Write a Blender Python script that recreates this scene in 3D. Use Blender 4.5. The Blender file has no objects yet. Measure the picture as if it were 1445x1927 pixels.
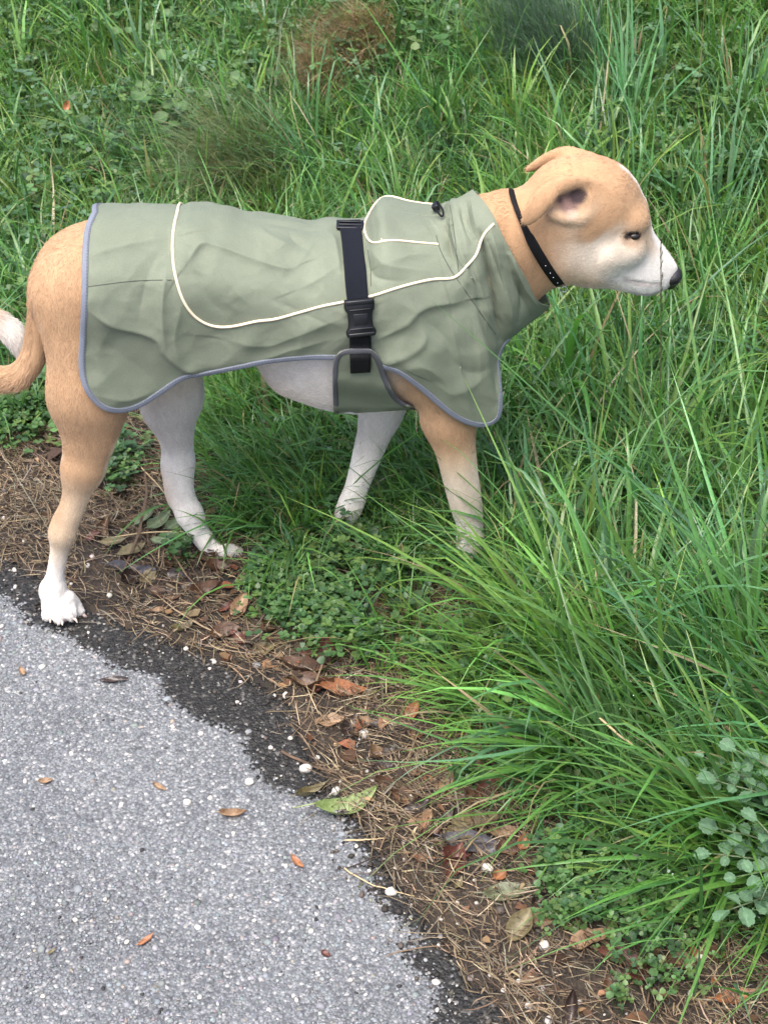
import bpy, bmesh, math, random
import numpy as np
from mathutils import Vector, Matrix
from mathutils.bvhtree import BVHTree

random.seed(7)
rng = np.random.default_rng(7)
scene = bpy.context.scene

# ------------------------------------------------------------------ camera
IMG_W, IMG_H, FOCAL = 1445.0, 1927.0, 3000.0
PITCH = math.radians(37.0)
CAM_H = 1.495
cam_data = bpy.data.cameras.new('camera')
cam_data.sensor_fit = 'VERTICAL'
cam_data.sensor_height = 24.0
cam_data.sensor_width = 18.0
cam_data.lens = FOCAL / IMG_H * 24.0
cam_data.clip_start = 0.05
cam_data.clip_end = 500.0
cam = bpy.data.objects.new('camera', cam_data)
scene.collection.objects.link(cam)
cam.location = (0.0, 0.0, CAM_H)
cam.rotation_euler = (math.pi / 2 - PITCH, 0.0, 0.0)
scene.camera = cam
cam_data.dof.use_dof = True
cam_data.dof.focus_distance = 1.85
cam_data.dof.aperture_fstop = 16.0

# ------------------------------------------------------------------ sky and sun (bright overcast)
SUN_EL, SUN_AZ = math.radians(68.0), math.radians(208.0)   # azimuth measured from +Y towards +X
world = bpy.data.worlds.new('World')
scene.world = world
world.use_nodes = True
wn = world.node_tree
wn.nodes.clear()
sky = wn.nodes.new('ShaderNodeTexSky')
sky.sky_type = 'NISHITA'
sky.sun_disc = False
sky.sun_elevation = SUN_EL
sky.sun_rotation = SUN_AZ
sky.air_density = 0.8
sky.dust_density = 5.0
sky.ozone_density = 1.0
bg = wn.nodes.new('ShaderNodeBackground')
bg.inputs['Strength'].default_value = 0.12
wo = wn.nodes.new('ShaderNodeOutputWorld')
wn.links.new(sky.outputs[0], bg.inputs['Color'])
wn.links.new(bg.outputs[0], wo.inputs['Surface'])

sun_data = bpy.data.lights.new('sun', 'SUN')
sun_data.energy = 1.5
sun_data.angle = math.radians(45.0)
sun_data.color = (1.0, 0.96, 0.90)
sun = bpy.data.objects.new('sun', sun_data)
scene.collection.objects.link(sun)
sdir = Vector((math.sin(SUN_AZ) * math.cos(SUN_EL), math.cos(SUN_AZ) * math.cos(SUN_EL), math.sin(SUN_EL)))
sun.rotation_euler = sdir.to_track_quat('Z', 'Y').to_euler()
sun.location = (0, 0, 6)

scene.view_settings.view_transform = 'Standard'
scene.view_settings.look = 'None'
scene.view_settings.exposure = 1.74
scene.view_settings.gamma = 1.0
scene.view_settings.use_curve_mapping = False
scene.render.engine = 'CYCLES'
scene.cycles.max_bounces = 8
scene.cycles.diffuse_bounces = 4
scene.cycles.transmission_bounces = 4

# ------------------------------------------------------------------ geometry helpers
CF = np.array([0.0, math.cos(PITCH), -math.sin(PITCH)])
CU = np.array([0.0, math.sin(PITCH), math.cos(PITCH)])
CR = np.array([1.0, 0.0, 0.0])
CO = np.array([0.0, 0.0, CAM_H])


def rays(px, py):
    """Directions of the photograph's lines of sight, used to measure where things stand."""
    px = np.asarray(px, float); py = np.asarray(py, float)
    a = (px - IMG_W / 2) / FOCAL
    b = (py - IMG_H / 2) / FOCAL
    return CF + a[..., None] * CR - b[..., None] * CU


DOG_Y, DOG_YAW, DOG_X = 1.82, 0.12, -0.40


def y_mid(x):
    return DOG_Y + DOG_YAW * (x - DOG_X)


def LP(px, py, L):
    """Point in dog coordinates (x, lateral, z) measured at lateral offset L from the dog's middle plane."""
    d = rays(px, py)
    L = np.asarray(L, float)
    t = (DOG_Y - DOG_YAW * DOG_X + L) / (d[..., 1] - DOG_YAW * d[..., 0])
    p = CO + t[..., None] * d
    return np.stack([p[..., 0], np.broadcast_to(L, t.shape), p[..., 2]], -1)


def to_px(q):
    """Photo coordinates of points given in dog coordinates (for measuring)."""
    w = np.array(q, float); w[..., 1] = w[..., 1] + y_mid(w[..., 0])
    v = w - CO
    z = v @ CF
    return np.stack([IMG_W / 2 + FOCAL * (v @ CR) / z, IMG_H / 2 - FOCAL * (v @ CU) / z], -1)


def to_world(q):
    q = np.asarray(q, float)
    return np.stack([q[..., 0], q[..., 1] + y_mid(q[..., 0]), q[..., 2]], -1)


def px_size(px, py, L):
    """Metres per photo pixel at that point."""
    w = to_world(LP(px, py, L))
    return float(np.dot(w - CO, CF)) / FOCAL


def new_mesh(name, verts, faces, material=None, parent=None, smooth=True, attrs=None):
    me = bpy.data.meshes.new(name)
    verts = np.asarray(verts, np.float32)
    if isinstance(faces, np.ndarray):
        k = faces.shape[1]
        me.vertices.add(len(verts))
        me.vertices.foreach_set('co', verts.ravel())
        me.loops.add(faces.size)
        me.loops.foreach_set('vertex_index', faces.astype(np.int32).ravel())
        me.polygons.add(len(faces))
        me.polygons.foreach_set('loop_start', np.arange(0, faces.size, k, dtype=np.int32))
        me.update(calc_edges=True)
        me.validate()
    else:
        me.from_pydata([tuple(map(float, v)) for v in verts], [], faces)
        me.update()
    if smooth:
        me.polygons.foreach_set('use_smooth', np.ones(len(me.polygons), bool))
    if attrs:
        for an, av in attrs.items():
            av = np.asarray(av, np.float32)
            if av.ndim == 1:
                at = me.attributes.new(an, 'FLOAT', 'POINT')
                at.data.foreach_set('value', av)
            else:
                at = me.attributes.new(an, 'FLOAT_COLOR', 'POINT')
                if av.shape[1] == 3:
                    av = np.concatenate([av, np.ones((len(av), 1), np.float32)], 1)
                at.data.foreach_set('color', np.ascontiguousarray(av).ravel())
    ob = bpy.data.objects.new(name, me)
    scene.collection.objects.link(ob)
    if material:
        me.materials.append(material)
    if parent:
        ob.parent = parent
    return ob


def tag(o, label=None, cat=None, group=None, kind=None):
    if label: o['label'] = label
    if cat: o['category'] = cat
    if group: o['group'] = group
    if kind: o['kind'] = kind
    return o


def empty(name, loc=(0, 0, 0)):
    o = bpy.data.objects.new(name, None)
    o.empty_display_size = 0.05
    scene.collection.objects.link(o)
    o.location = loc
    return o


def grid_faces(nu, nv, wrap_v=False):
    i = np.arange(nu - 1)[:, None]
    j = np.arange(nv if wrap_v else nv - 1)[None, :]
    j2 = (j + 1) % nv
    return np.stack([i * nv + j, (i + 1) * nv + j, (i + 1) * nv + j2, i * nv + j2], -1).reshape(-1, 4)


# ---- value noise on arrays
_lat = np.random.default_rng(3).random((64, 64, 64)).astype(np.float32)


def vnoise(p):
    """Smooth value noise in 0..1 for points (...,3)."""
    p = np.asarray(p, float)
    i = np.floor(p).astype(int)
    f = p - i
    f = f * f * (3 - 2 * f)
    i0 = i % 64; i1 = (i + 1) % 64
    def g(a, b, c): return _lat[a, b, c]
    x0, y0, z0 = i0[..., 0], i0[..., 1], i0[..., 2]
    x1, y1, z1 = i1[..., 0], i1[..., 1], i1[..., 2]
    fx, fy, fz = f[..., 0], f[..., 1], f[..., 2]
    a = g(x0, y0, z0) * (1 - fx) + g(x1, y0, z0) * fx
    b = g(x0, y1, z0) * (1 - fx) + g(x1, y1, z0) * fx
    c = g(x0, y0, z1) * (1 - fx) + g(x1, y0, z1) * fx
    d = g(x0, y1, z1) * (1 - fx) + g(x1, y1, z1) * fx
    a = a * (1 - fy) + b * fy
    c = c * (1 - fy) + d * fy
    return a * (1 - fz) + c * fz


def fbm(p, octaves=4):
    s = 0; a = 0.5; n = 0
    p = np.asarray(p, float)
    for o in range(octaves):
        s = s + a * vnoise(p * 2 ** o + 17.3 * o); n += a; a *= 0.5
    return s / n


def smoothstep(a, b, x):
    t = np.clip((np.asarray(x, float) - a) / (b - a), 0, 1)
    return t * t * (3 - 2 * t)


def catmull(pts, n, closed=False):
    """Resample a polyline to n points by arc length through a Catmull-Rom curve."""
    P = np.asarray(pts, float)
    if closed:
        Q = np.concatenate([P[-1:], P, P[:2]])
    else:
        Q = np.concatenate([2 * P[:1] - P[1:2], P, 2 * P[-1:] - P[-2:-1]])
    out = []
    for k in range(len(Q) - 3):
        p0, p1, p2, p3 = Q[k:k + 4]
        t = np.linspace(0, 1, 16, endpoint=False)[:, None]
        out.append(0.5 * (2 * p1 + (p2 - p0) * t + (2 * p0 - 5 * p1 + 4 * p2 - p3) * t ** 2 + (3 * p1 - p0 - 3 * p2 + p3) * t ** 3))
    if not closed:
        out.append(Q[-2:-1])
    D = np.concatenate(out)
    if closed:
        D = np.concatenate([D, D[:1]])
    s = np.concatenate([[0], np.cumsum(np.linalg.norm(np.diff(D, axis=0), axis=1))])
    q = np.linspace(0, s[-1], n)
    return np.stack([np.interp(q, s, D[:, c]) for c in range(P.shape[1])], -1)


def seg_dist(p, a, b):
    """Distance of 2-D points p (...,2) to a segment and the parameter along it."""
    ab = b - a
    t = np.clip(((p - a) @ ab) / max(ab @ ab, 1e-12), 0, 1)
    q = a + t[..., None] * ab
    return np.linalg.norm(p - q, axis=-1), t


def poly_dist(p, pts):
    d = np.full(p.shape[:-1], 1e9)
    for a, b in zip(pts[:-1], pts[1:]):
        d = np.minimum(d, seg_dist(p, np.asarray(a, float), np.asarray(b, float))[0])
    return d


def in_poly(p, poly):
    poly = np.asarray(poly, float)
    x, y = p[..., 0], p[..., 1]
    ins = np.zeros(x.shape, bool)
    j = len(poly) - 1
    for i in range(len(poly)):
        xi, yi = poly[i]; xj, yj = poly[j]
        c = ((yi > y) != (yj > y)) & (x < (xj - xi) * (y - yi) / (yj - yi + 1e-15) + xi)
        ins ^= c
        j = i
    return ins


# ------------------------------------------------------------------ materials
def mat(name, build):
    m = bpy.data.materials.new(name)
    m.use_nodes = True
    nt = m.node_tree
    nt.nodes.clear()
    out = nt.nodes.new('ShaderNodeOutputMaterial')
    b = nt.nodes.new('ShaderNodeBsdfPrincipled')
    nt.links.new(b.outputs[0], out.inputs[0])
    build(nt, b, out)
    return m


def N(nt, kind, **kw):
    n = nt.nodes.new(kind)
    for k, v in kw.items():
        if k in n.inputs.keys() if hasattr(n.inputs, 'keys') else False:
            n.inputs[k].default_value = v
        else:
            setattr(n, k, v)
    return n


def add_bump(nt, b, height_socket, strength, dist):
    bp = nt.nodes.new('ShaderNodeBump')
    bp.inputs['Strength'].default_value = strength
    bp.inputs['Distance'].default_value = dist
    nt.links.new(height_socket, bp.inputs['Height'])
    nt.links.new(bp.outputs[0], b.inputs['Normal'])
    return bp


def noise_tex(nt, scale, detail=3.0, coord='Object', vec=None):
    n = nt.nodes.new('ShaderNodeTexNoise')
    n.inputs['Scale'].default_value = scale
    n.inputs['Detail'].default_value = detail
    if vec is None:
        tc = nt.nodes.new('ShaderNodeTexCoord')
        vec = tc.outputs[coord]
    nt.links.new(vec, n.inputs['Vector'])
    return n


def ramp(nt, sock, stops):
    r = nt.nodes.new('ShaderNodeValToRGB')
    el = r.color_ramp.elements
    el[0].position, el[0].color = stops[0][0], (*stops[0][1], 1)
    el[1].position, el[1].color = stops[-1][0], (*stops[-1][1], 1)
    for pos, c in stops[1:-1]:
        e = el.new(pos); e.color = (*c, 1)
    nt.links.new(sock, r.inputs[0])
    return r


def mixc(nt, fac, a, b, mode='MIX'):
    m = nt.nodes.new('ShaderNodeMix')
    m.data_type = 'RGBA'
    m.blend_type = mode
    for sock, v in ((m.inputs[0], fac), (m.inputs[6], a), (m.inputs[7], b)):
        if hasattr(v, 'is_linked') or isinstance(v, bpy.types.NodeSocket):
            nt.links.new(v, sock)
        elif isinstance(v, (int, float)):
            sock.default_value = v
        else:
            sock.default_value = (*v, 1)
    return m.outputs[2]


def attr(nt, name):
    a = nt.nodes.new('ShaderNodeAttribute')
    a.attribute_name = name
    return a


def plain(name, col, rough=0.6, var=0.15, scale=60.0, bump=0.2, spec=0.4):
    def f(nt, b, out):
        n = noise_tex(nt, scale)
        lo = tuple(c * (1 - var) for c in col); hi = tuple(min(1, c * (1 + var)) for c in col)
        r = ramp(nt, n.outputs[0], [(0.3, lo), (0.7, hi)])
        nt.links.new(r.outputs[0], b.inputs['Base Color'])
        b.inputs['Roughness'].default_value = rough
        b.inputs['Specular IOR Level'].default_value = spec
        if bump:
            add_bump(nt, b, n.outputs[0], bump, 0.002)
    return mat(name, f)
# ================================================================== THE DOG
TAN = np.array([0.385, 0.245, 0.142]); TAN2 = np.array([0.395, 0.245, 0.138])
CREAM = np.array([0.485, 0.375, 0.262]); WHITE = np.array([0.64, 0.615, 0.58])
PALE = np.array([0.52, 0.45, 0.37]); GREYW = np.array([0.55, 0.52, 0.49]); PINK = np.array([0.46, 0.29, 0.25])

PRIMS = []      # (a, b, ra, rb, q, k, ca, cb)
FLOW = []; FLIP = -1.0   # the coat of fur lies along each limb, away from the nose
CHAINS = []     # runs of PRIMS that form one limb


def chain(pts, q=1.0, k=0.02, cols=None):
    """pts: (px, py, L, r_px[, colour]). Consecutive points become tapered round segments."""
    P = []
    for p in pts:
        s = px_size(p[0], p[1], p[2])
        P.append((LP(p[0], p[1], p[2]), p[3] * s, p[4] if len(p) > 4 else TAN))
    if len(P) == 1:
        P = P * 2
    elif len(P) > 2:
        M = np.array([np.concatenate([p[0], [p[1]], p[2]]) for p in P])
        Q = np.concatenate([2 * M[:1] - M[1:2], M, 2 * M[-1:] - M[-2:-1]])
        R = []
        for i in range(len(M) - 1):
            p0, p1, p2, p3 = Q[i:i + 4]
            for t in (0.0, 1 / 3, 2 / 3):
                R.append(0.5 * (2 * p1 + (p2 - p0) * t + (2 * p0 - 5 * p1 + 4 * p2 - p3) * t ** 2 + (3 * p1 - p0 - 3 * p2 + p3) * t ** 3))
        R.append(M[-1])
        P = [(r[:3], max(r[3], 0.001), r[4:]) for r in R]
    first = len(PRIMS)
    CHAINS.append((first, first + len(P) - 1, k))
    FLOW.append(FLIP)
    for a, b in zip(P[:-1], P[1:]):
        PRIMS.append((a[0], b[0], a[1], b[1], q, k, a[2], b[2]))


def prim_dist(pr, X):
    a, b, ra, rb, q, k, ca, cb = pr
    S = np.array([1.0, 1.0 / q, 1.0], np.float32)
    A = (a * S).astype(np.float32); AB = ((b - a) * S).astype(np.float32)
    Y = X * S - A
    n = float(AB @ AB)
    t = np.clip((Y @ AB) / n, 0, 1) if n > 1e-12 else np.zeros(Y.shape[:-1], np.float32)
    d = np.linalg.norm(Y - t[..., None] * AB, axis=-1) - (ra + (rb - ra) * t)
    return d * min(1.0, q), t


# torso (inside the coat) --------------------------------------------------
chain([(162, 522, 0, 96, TAN), (240, 512, 0, 96, TAN)], q=1.15, k=0.03)
chain([(240, 512, 0, 94, TAN), (380, 520, 0, 98, TAN), (500, 548, 0, 108, CREAM)], q=0.95, k=0.04)
chain([(500, 548, 0, 108, PALE), (600, 588, 0, 138, GREYW), (700, 592, 0, 150, GREYW)], q=0.78, k=0.04)
chain([(700, 592, 0, 150, GREYW), (800, 585, 0, 142, GREYW), (865, 560, 0, 116, TAN)], q=0.80, k=0.04)
chain([(560, 690, 0, 50, PALE), (650, 715, 0, 52, GREYW), (730, 715, 0, 50, GREYW)], q=1.1, k=0.05)
# neck
chain([(850, 520, 0, 112, TAN), (925, 466, 0, 106, TAN2), (1005, 438, 0, 88, TAN2), (1060, 425, 0, 80, TAN)], q=0.78, k=0.03)
chain([(930, 530, 0, 70, TAN), (985, 522, 0, 50, TAN2), (1020, 492, 0, 50, TAN2)], q=0.9, k=0.025)
FLIP = 1.0
# hind legs
def hind(L, pts, hipL, k=0.018, q=1.0):
    chain(pts, k=k, q=q)
NL = -0.072
chain([(148, 560, -0.045, 84, TAN), (162, 660, -0.058, 74, TAN), (167, 745, -0.068, 68, TAN)], q=0.75, k=0.03)
chain([(167, 745, -0.068, 68, TAN), (171, 782, -0.070, 62, TAN), (168, 830, NL, 51, TAN), (157, 884, NL, 38, TAN)], q=0.62, k=0.02)
chain([(157, 884, NL, 38, TAN), (148, 931, NL, 23.5, CREAM), (134, 975, NL, 21.5, CREAM), (120, 1006, NL, 20.5, CREAM)], q=0.8, k=0.012)
chain([(132, 890, NL, 13, TAN), (119, 940, NL, 8.5, TAN), (105, 978, NL, 11, TAN), (106, 1002, NL, 13, CREAM)], q=0.9, k=0.006)
chain([(117, 1006, NL, 21.5, CREAM), (112, 1040, NL, 19, PALE), (105, 1078, NL - .002, 18, WHITE), (100, 1112, NL - .004, 20, WHITE)], q=0.8, k=0.012)
chain([(100, 1110, NL - .004, 22, WHITE), (108, 1140, NL - .010, 25, WHITE)], k=0.012)
for tx, ty, bx, by, dL, r in ((92, 1156, 95, 1138, -0.020, 13), (113, 1161, 108, 1138, -0.030, 13.5), (133, 1157, 121, 1134, -0.024, 12), (150, 1150, 128, 1126, -0.006, 9.5)):
    chain([(bx, by, NL - 0.008, 15, WHITE), ((tx + bx) / 2 + 2, (ty + by) / 2 - 3, NL + dL * .6, r + 1.5, WHITE), (tx, ty, NL + dL, r, WHITE)], k=0.005)

FL = 0.068; FT = 0.036
chain([(250, 570, 0.045, 82, TAN), (305, 680, 0.060, 70, PALE), (322, 745, FL, 55, GREYW)], q=0.75, k=0.03)
chain([(322, 745, FL, 55, GREYW), (322, 775, FL, 49, GREYW), (327, 797, FL, 41, GREYW), (333, 830, FL, 32, GREYW), (336, 870, FL, 28, WHITE)], q=0.75, k=0.018)
chain([(336, 870, FL, 28, WHITE), (340, 915, FL - .008, 26, WHITE), (347, 940, FL - .012, 23, WHITE), (357, 966, FL - .016, 22, WHITE)], q=0.8, k=0.012)
chain([(318, 880, FL, 11, TAN), (317, 918, FL - .008, 9, TAN), (326, 944, FL - .012, 12, TAN)], q=0.9, k=0.010)
chain([(356, 965, FL - .016, 23, WHITE), (375, 1002, FL - .024, 20, WHITE), (396, 1030, FT, 18, WHITE), (408, 1042, FT, 18, WHITE)], q=0.8, k=0.012)
for tx, ty, dL, r in ((452, 1045, -0.012, 11), (456, 1040, 0.0, 11.5), (450, 1036, 0.012, 11)):
    chain([(412, 1042, FT + dL * .5, 14, WHITE), (432, 1035, FT + dL, 12, WHITE), (tx, ty, FT + dL, r, WHITE)], k=0.006)
# front legs
NF = -0.066
chain([(800, 640, -0.058, 95, TAN), (838, 735, NF, 60, TAN), (846, 790, NF, 48, TAN)], q=0.7, k=0.03)
chain([(846, 790, NF, 48, TAN), (852, 822, NF, 43, TAN2), (858, 852, NF, 38, CREAM), (867, 903, NF, 34, PALE), (876, 948, NF, 31, PALE), (883, 985, NF, 26, WHITE), (884, 1020, NF, 23.5, WHITE)], q=0.78, k=0.012)
chain([(812, 792, NF, 15, CREAM), (835, 815, NF, 16, CREAM)], k=0.012)
chain([(884, 1020, NF, 23.5, WHITE), (889, 1046, NF - .004, 24, WHITE), (897, 1060, NF - .006, 24, WHITE)], q=0.85, k=0.012)
for tx, ty, dL, r in ((905, 1078, -0.022, 11.5), (922, 1076, -0.012, 12), (926, 1070, 0.002, 12), (918, 1064, 0.014, 11)):
    chain([(896, 1058, NF + dL * .5 - .004, 15, WHITE), ((tx + 896) / 2 + 4, ty - 10, NF + dL, 13, WHITE), (tx, ty, NF + dL, r, WHITE)], k=0.005)
FF = 0.058
chain([(770, 650, 0.050, 80, TAN), (733, 740, FF, 48, GREYW), (716, 782, FF, 37, GREYW)], q=0.75, k=0.03)
chain([(716, 782, FF, 37, GREYW), (700, 830, FF - .004, 32, GREYW), (687, 869, FF - .008, 28, WHITE), (671, 918, FF - .014, 24, WHITE), (659, 945, FF - .018, 24, WHITE), (653, 962, FF - .020, 20, WHITE)], q=0.8, k=0.012)
chain([(676, 940, FF - .016, 11, CREAM), (668, 958, FF - .02, 11, CREAM)], k=0.012)
chain([(653, 962, FF - .020, 19, WHITE), (650, 988, FF - .024, 16.5, WHITE), (652, 1008, FF - .027, 16, WHITE), (655, 1020, FF - .028, 16, WHITE)], q=0.85, k=0.010)
for tx, ty, dL in ((648, 1034, -0.010), (657, 1037, 0.0), (663, 1032, 0.012)):
    chain([(655, 1018, FF - .028 + dL * .6, 12, WHITE), (tx, ty, FF - .028 + dL, 9, WHITE)], k=0.005)
# tail
TLc = np.array([0.42, 0.275, 0.165])
tail = [(80, 560, 0.0, 22, TAN), (74, 620, -0.004, 23, TAN), (66, 670, -0.010, 24, TLc), (38, 708, -0.016, 25, TLc), (-5, 714, -0.014, 24, TLc),
        (-48, 698, -0.004, 23, TLc), (-72, 655, 0.010, 22, TLc), (-55, 615, 0.022, 22, TLc), (-20, 603, 0.026, 22, TLc), (6, 612, 0.026, 22, WHITE), (26, 630, 0.024, 22, WHITE), (38, 655, 0.020, 15, WHITE), (41, 676, 0.018, 9, WHITE)]
chain(tail, k=0.012)
FLIP = -1.0
# head ----------------------------------------------------------------------
chain([(1078, 392, 0, 103, TAN2), (1110, 389, 0, 95, TAN2), (1143, 410, 0, 77, TAN)], q=0.80, k=0.012)      # cranium
chain([(1075, 462, 0, 72, CREAM), (1120, 468, 0, 72, CREAM)], q=0.92, k=0.02)                                # cheeks and jaw
chain([(1150, 442, 0, 72, TAN), (1186, 470, 0, 53, CREAM), (1216, 492, 0, 42, WHITE), (1238, 507, 0, 33, WHITE), (1248, 513, 0, 27, WHITE)], q=0.74, k=0.012)  # muzzle
chain([(1165, 496, 0, 38, WHITE), (1210, 518, 0, 35, WHITE), (1236, 525, 0, 23, WHITE)], q=0.95, k=0.012)   # lips
chain([(1110, 500, 0, 38, PALE), (1175, 520, 0, 26, PALE), (1220, 538, 0, 15, WHITE)], q=0.9, k=0.012)       # lower jaw
for sgn in (-1, 1):
    chain([(1194, 416, 0.024 * sgn, 21, TAN)], k=0.018)                                                      # brow
    chain([(1186, 470, 0.025 * sgn, 22, CREAM), (1148, 476, 0.032 * sgn, 23, CREAM)], k=0.02)
FLIP = 1.0
# ears: near one folded back
EN = -0.050
chain([(1112, 352, -0.036, 16, TAN2), (1080, 345, -0.046, 13, TAN2), (1050, 356, -0.056, 12, TAN2), (1028, 380, -0.065, 13, TAN2), (1008, 403, -0.067, 12, TAN2), (992, 416, -0.066, 8, TAN2)], q=0.5, k=0.006)
chain([(1058, 348, -0.046, 20, TAN2), (1022, 366, -0.059, 19, TAN2), (1003, 393, -0.066, 16, TAN2), (990, 412, -0.067, 9, TAN2)], q=0.35, k=0.004)
chain([(1036, 402, -0.052, 9, CREAM), (1060, 411, -0.056, 9, CREAM), (1090, 412, -0.054, 9, CREAM), (1108, 398, -0.048, 8, CREAM), (1112, 372, -0.042, 8, TAN)], q=0.8, k=0.008)
# far ear
chain([(1100, 310, 0.038, 26, TAN2), (1064, 293, 0.050, 19, TAN2), (1028, 301, 0.058, 14, TAN2), (994, 318, 0.058, 7, TAN2)], q=0.5, k=0.010)

HV = 0.0026
lo = np.array([-0.575, -0.135, -0.03]); hi = np.array([0.42, 0.135, 0.70])
dims = np.ceil((hi - lo) / HV).astype(int)
SD = np.full(dims, 0.08, np.float32)
AX = [lo[i] + HV * np.arange(dims[i], dtype=np.float32) for i in range(3)]


def box_idx(mn, mx):
    a = np.clip(np.floor((mn - lo) / HV).astype(int), 0, dims)
    b = np.clip(np.ceil((mx - lo) / HV).astype(int) + 1, 0, dims)
    return tuple(slice(i, j) for i, j in zip(a, b))


def box_pts(sl):
    return np.stack(np.meshgrid(AX[0][sl[0]], AX[1][sl[1]], AX[2][sl[2]], indexing='ij'), -1)


for i0, i1, k in CHAINS:
    prs = PRIMS[i0:i1]
    m = max(max(p[2], p[3]) * max(1, p[4]) for p in prs) + k + 0.012
    sl = box_idx(np.min([np.minimum(p[0], p[1]) for p in prs], 0) - m, np.max([np.maximum(p[0], p[1]) for p in prs], 0) + m)
    Cd = np.full(SD[sl].shape, 0.1, np.float32)
    off = np.array([s.start for s in sl])
    for p in prs:
        m2 = max(p[2], p[3]) * max(1, p[4]) + k + 0.010
        s2 = box_idx(np.minimum(p[0], p[1]) - m2, np.maximum(p[0], p[1]) + m2)
        d, t = prim_dist(p, box_pts(s2))
        loc = tuple(slice(x.start - o, x.stop - o) for x, o in zip(s2, off))
        Cd[loc] = np.minimum(Cd[loc], d)
    S = SD[sl]
    h = np.maximum(k - np.abs(S - Cd), 0) / k
    SD[sl] = np.minimum(S, Cd) - h * h * k * 0.25


def carve(px, py, L, r_px, q, k):
    c = LP(px, py, L); r = r_px * px_size(px, py, L)
    m = r * max(1, q) + k + 0.01
    sl = box_idx(c - m, c + m)
    X = box_pts(sl)
    d = (np.linalg.norm((X - c) * np.array([1, 1 / q, 1]), axis=-1) - r) * min(1, q)
    d = -d
    S = SD[sl]
    h = np.maximum(k - np.abs(S - d), 0) / k
    SD[sl] = np.maximum(S, d) + h * h * k * 0.25


# even out the joints between the limb segments (not the head, not the toes)
def axis_blur(a):
    for ax_ in range(3):
        p = np.moveaxis(a, ax_, 0)
        q_ = p.copy()
        q_[1:-1] = 0.25 * p[:-2] + 0.5 * p[1:-1] + 0.25 * p[2:]
        a = np.moveaxis(q_, 0, ax_)
    return a


SB = SD
for _ in range(7):
    SB = axis_blur(SB)
hx_ = LP(930, 450, 0)[0]
wx_ = 1 - smoothstep(hx_ - 0.03, hx_, AX[0])[:, None, None]
wz_ = smoothstep(0.055, 0.085, AX[2])[None, None, :]
SD = (SD + (SB - SD) * (wx_ * wz_)).astype(np.float32)
del SB


def surf_L(px, py):
    """Lateral offset of the fur surface where that line of sight first meets it."""
    Ls = np.linspace(-0.13, 0.12, 501)
    P = LP(np.full(501, px), np.full(501, py), Ls)
    I = np.clip(np.round((P - lo) / HV).astype(int), 0, dims - 1)
    v = SD[I[:, 0], I[:, 1], I[:, 2]]
    k = np.argmax(v < 0)
    return float(Ls[k]) if v[k] < 0 else -0.03


carve(1082, 377, -0.060, 17, 0.8, 0.004)          # ear opening
carve(1060, 382, -0.061, 15, 0.9, 0.004)
EYE_L = surf_L(1192, 442)
EYE_Q = LP(1192, 442, EYE_L)
eye_far_px = to_px(EYE_Q * np.array([1, -1, 1]))
for cx in (-7, 0, 7):
    for (ex, ey), el in (((1192, 443), EYE_L), (eye_far_px, -EYE_L)):
        carve(ex + cx, ey + 0.10 * cx - 0.02 * cx * cx + 1, el, 6.5 - 0.02 * cx * cx, 0.9, 0.003)
for ax_, ay_, bx_, by_ in ((98, 1140, 104, 1172), (118, 1138, 125, 1174), (134, 1132, 145, 1168), (436, 1030, 462, 1041), (904, 1052, 914, 1078), (912, 1050, 928, 1070)):
    line_ = [(ax_ + (bx_ - ax_) * f, ay_ + (by_ - ay_) * f, f) for f in np.linspace(0, 1, 9)]
    for tx_, ty_, f, tl_ in [(x, y, f, surf_L(x, y)) for x, y, f in line_]:
        carve(tx_, ty_, tl_ - 0.001, 2.0 + 2.4 * f, 1.0, 0.003)
# gaps between the toes and the mouth line are cut by thin carved strokes
for i in range(44):
    f = i / 43
    mx_, my_ = 1160 + 84 * f, 520 + 14 * f + 5 * math.sin(f * 3)
    mL = surf_L(mx_, my_)
    if i == 0: mouth = []
    mouth.append((mx_, my_, mL))
for mx_, my_, mL in mouth:
    carve(mx_, my_, mL - 0.0012, 2.2, 1.0, 0.002)
    if mL < -0.004:
        p_ = to_px(LP(mx_, my_, mL) * np.array([1, -1, 1]))
        carve(p_[0], p_[1], -mL + 0.0012, 2.2, 1.0, 0.002)


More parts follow.
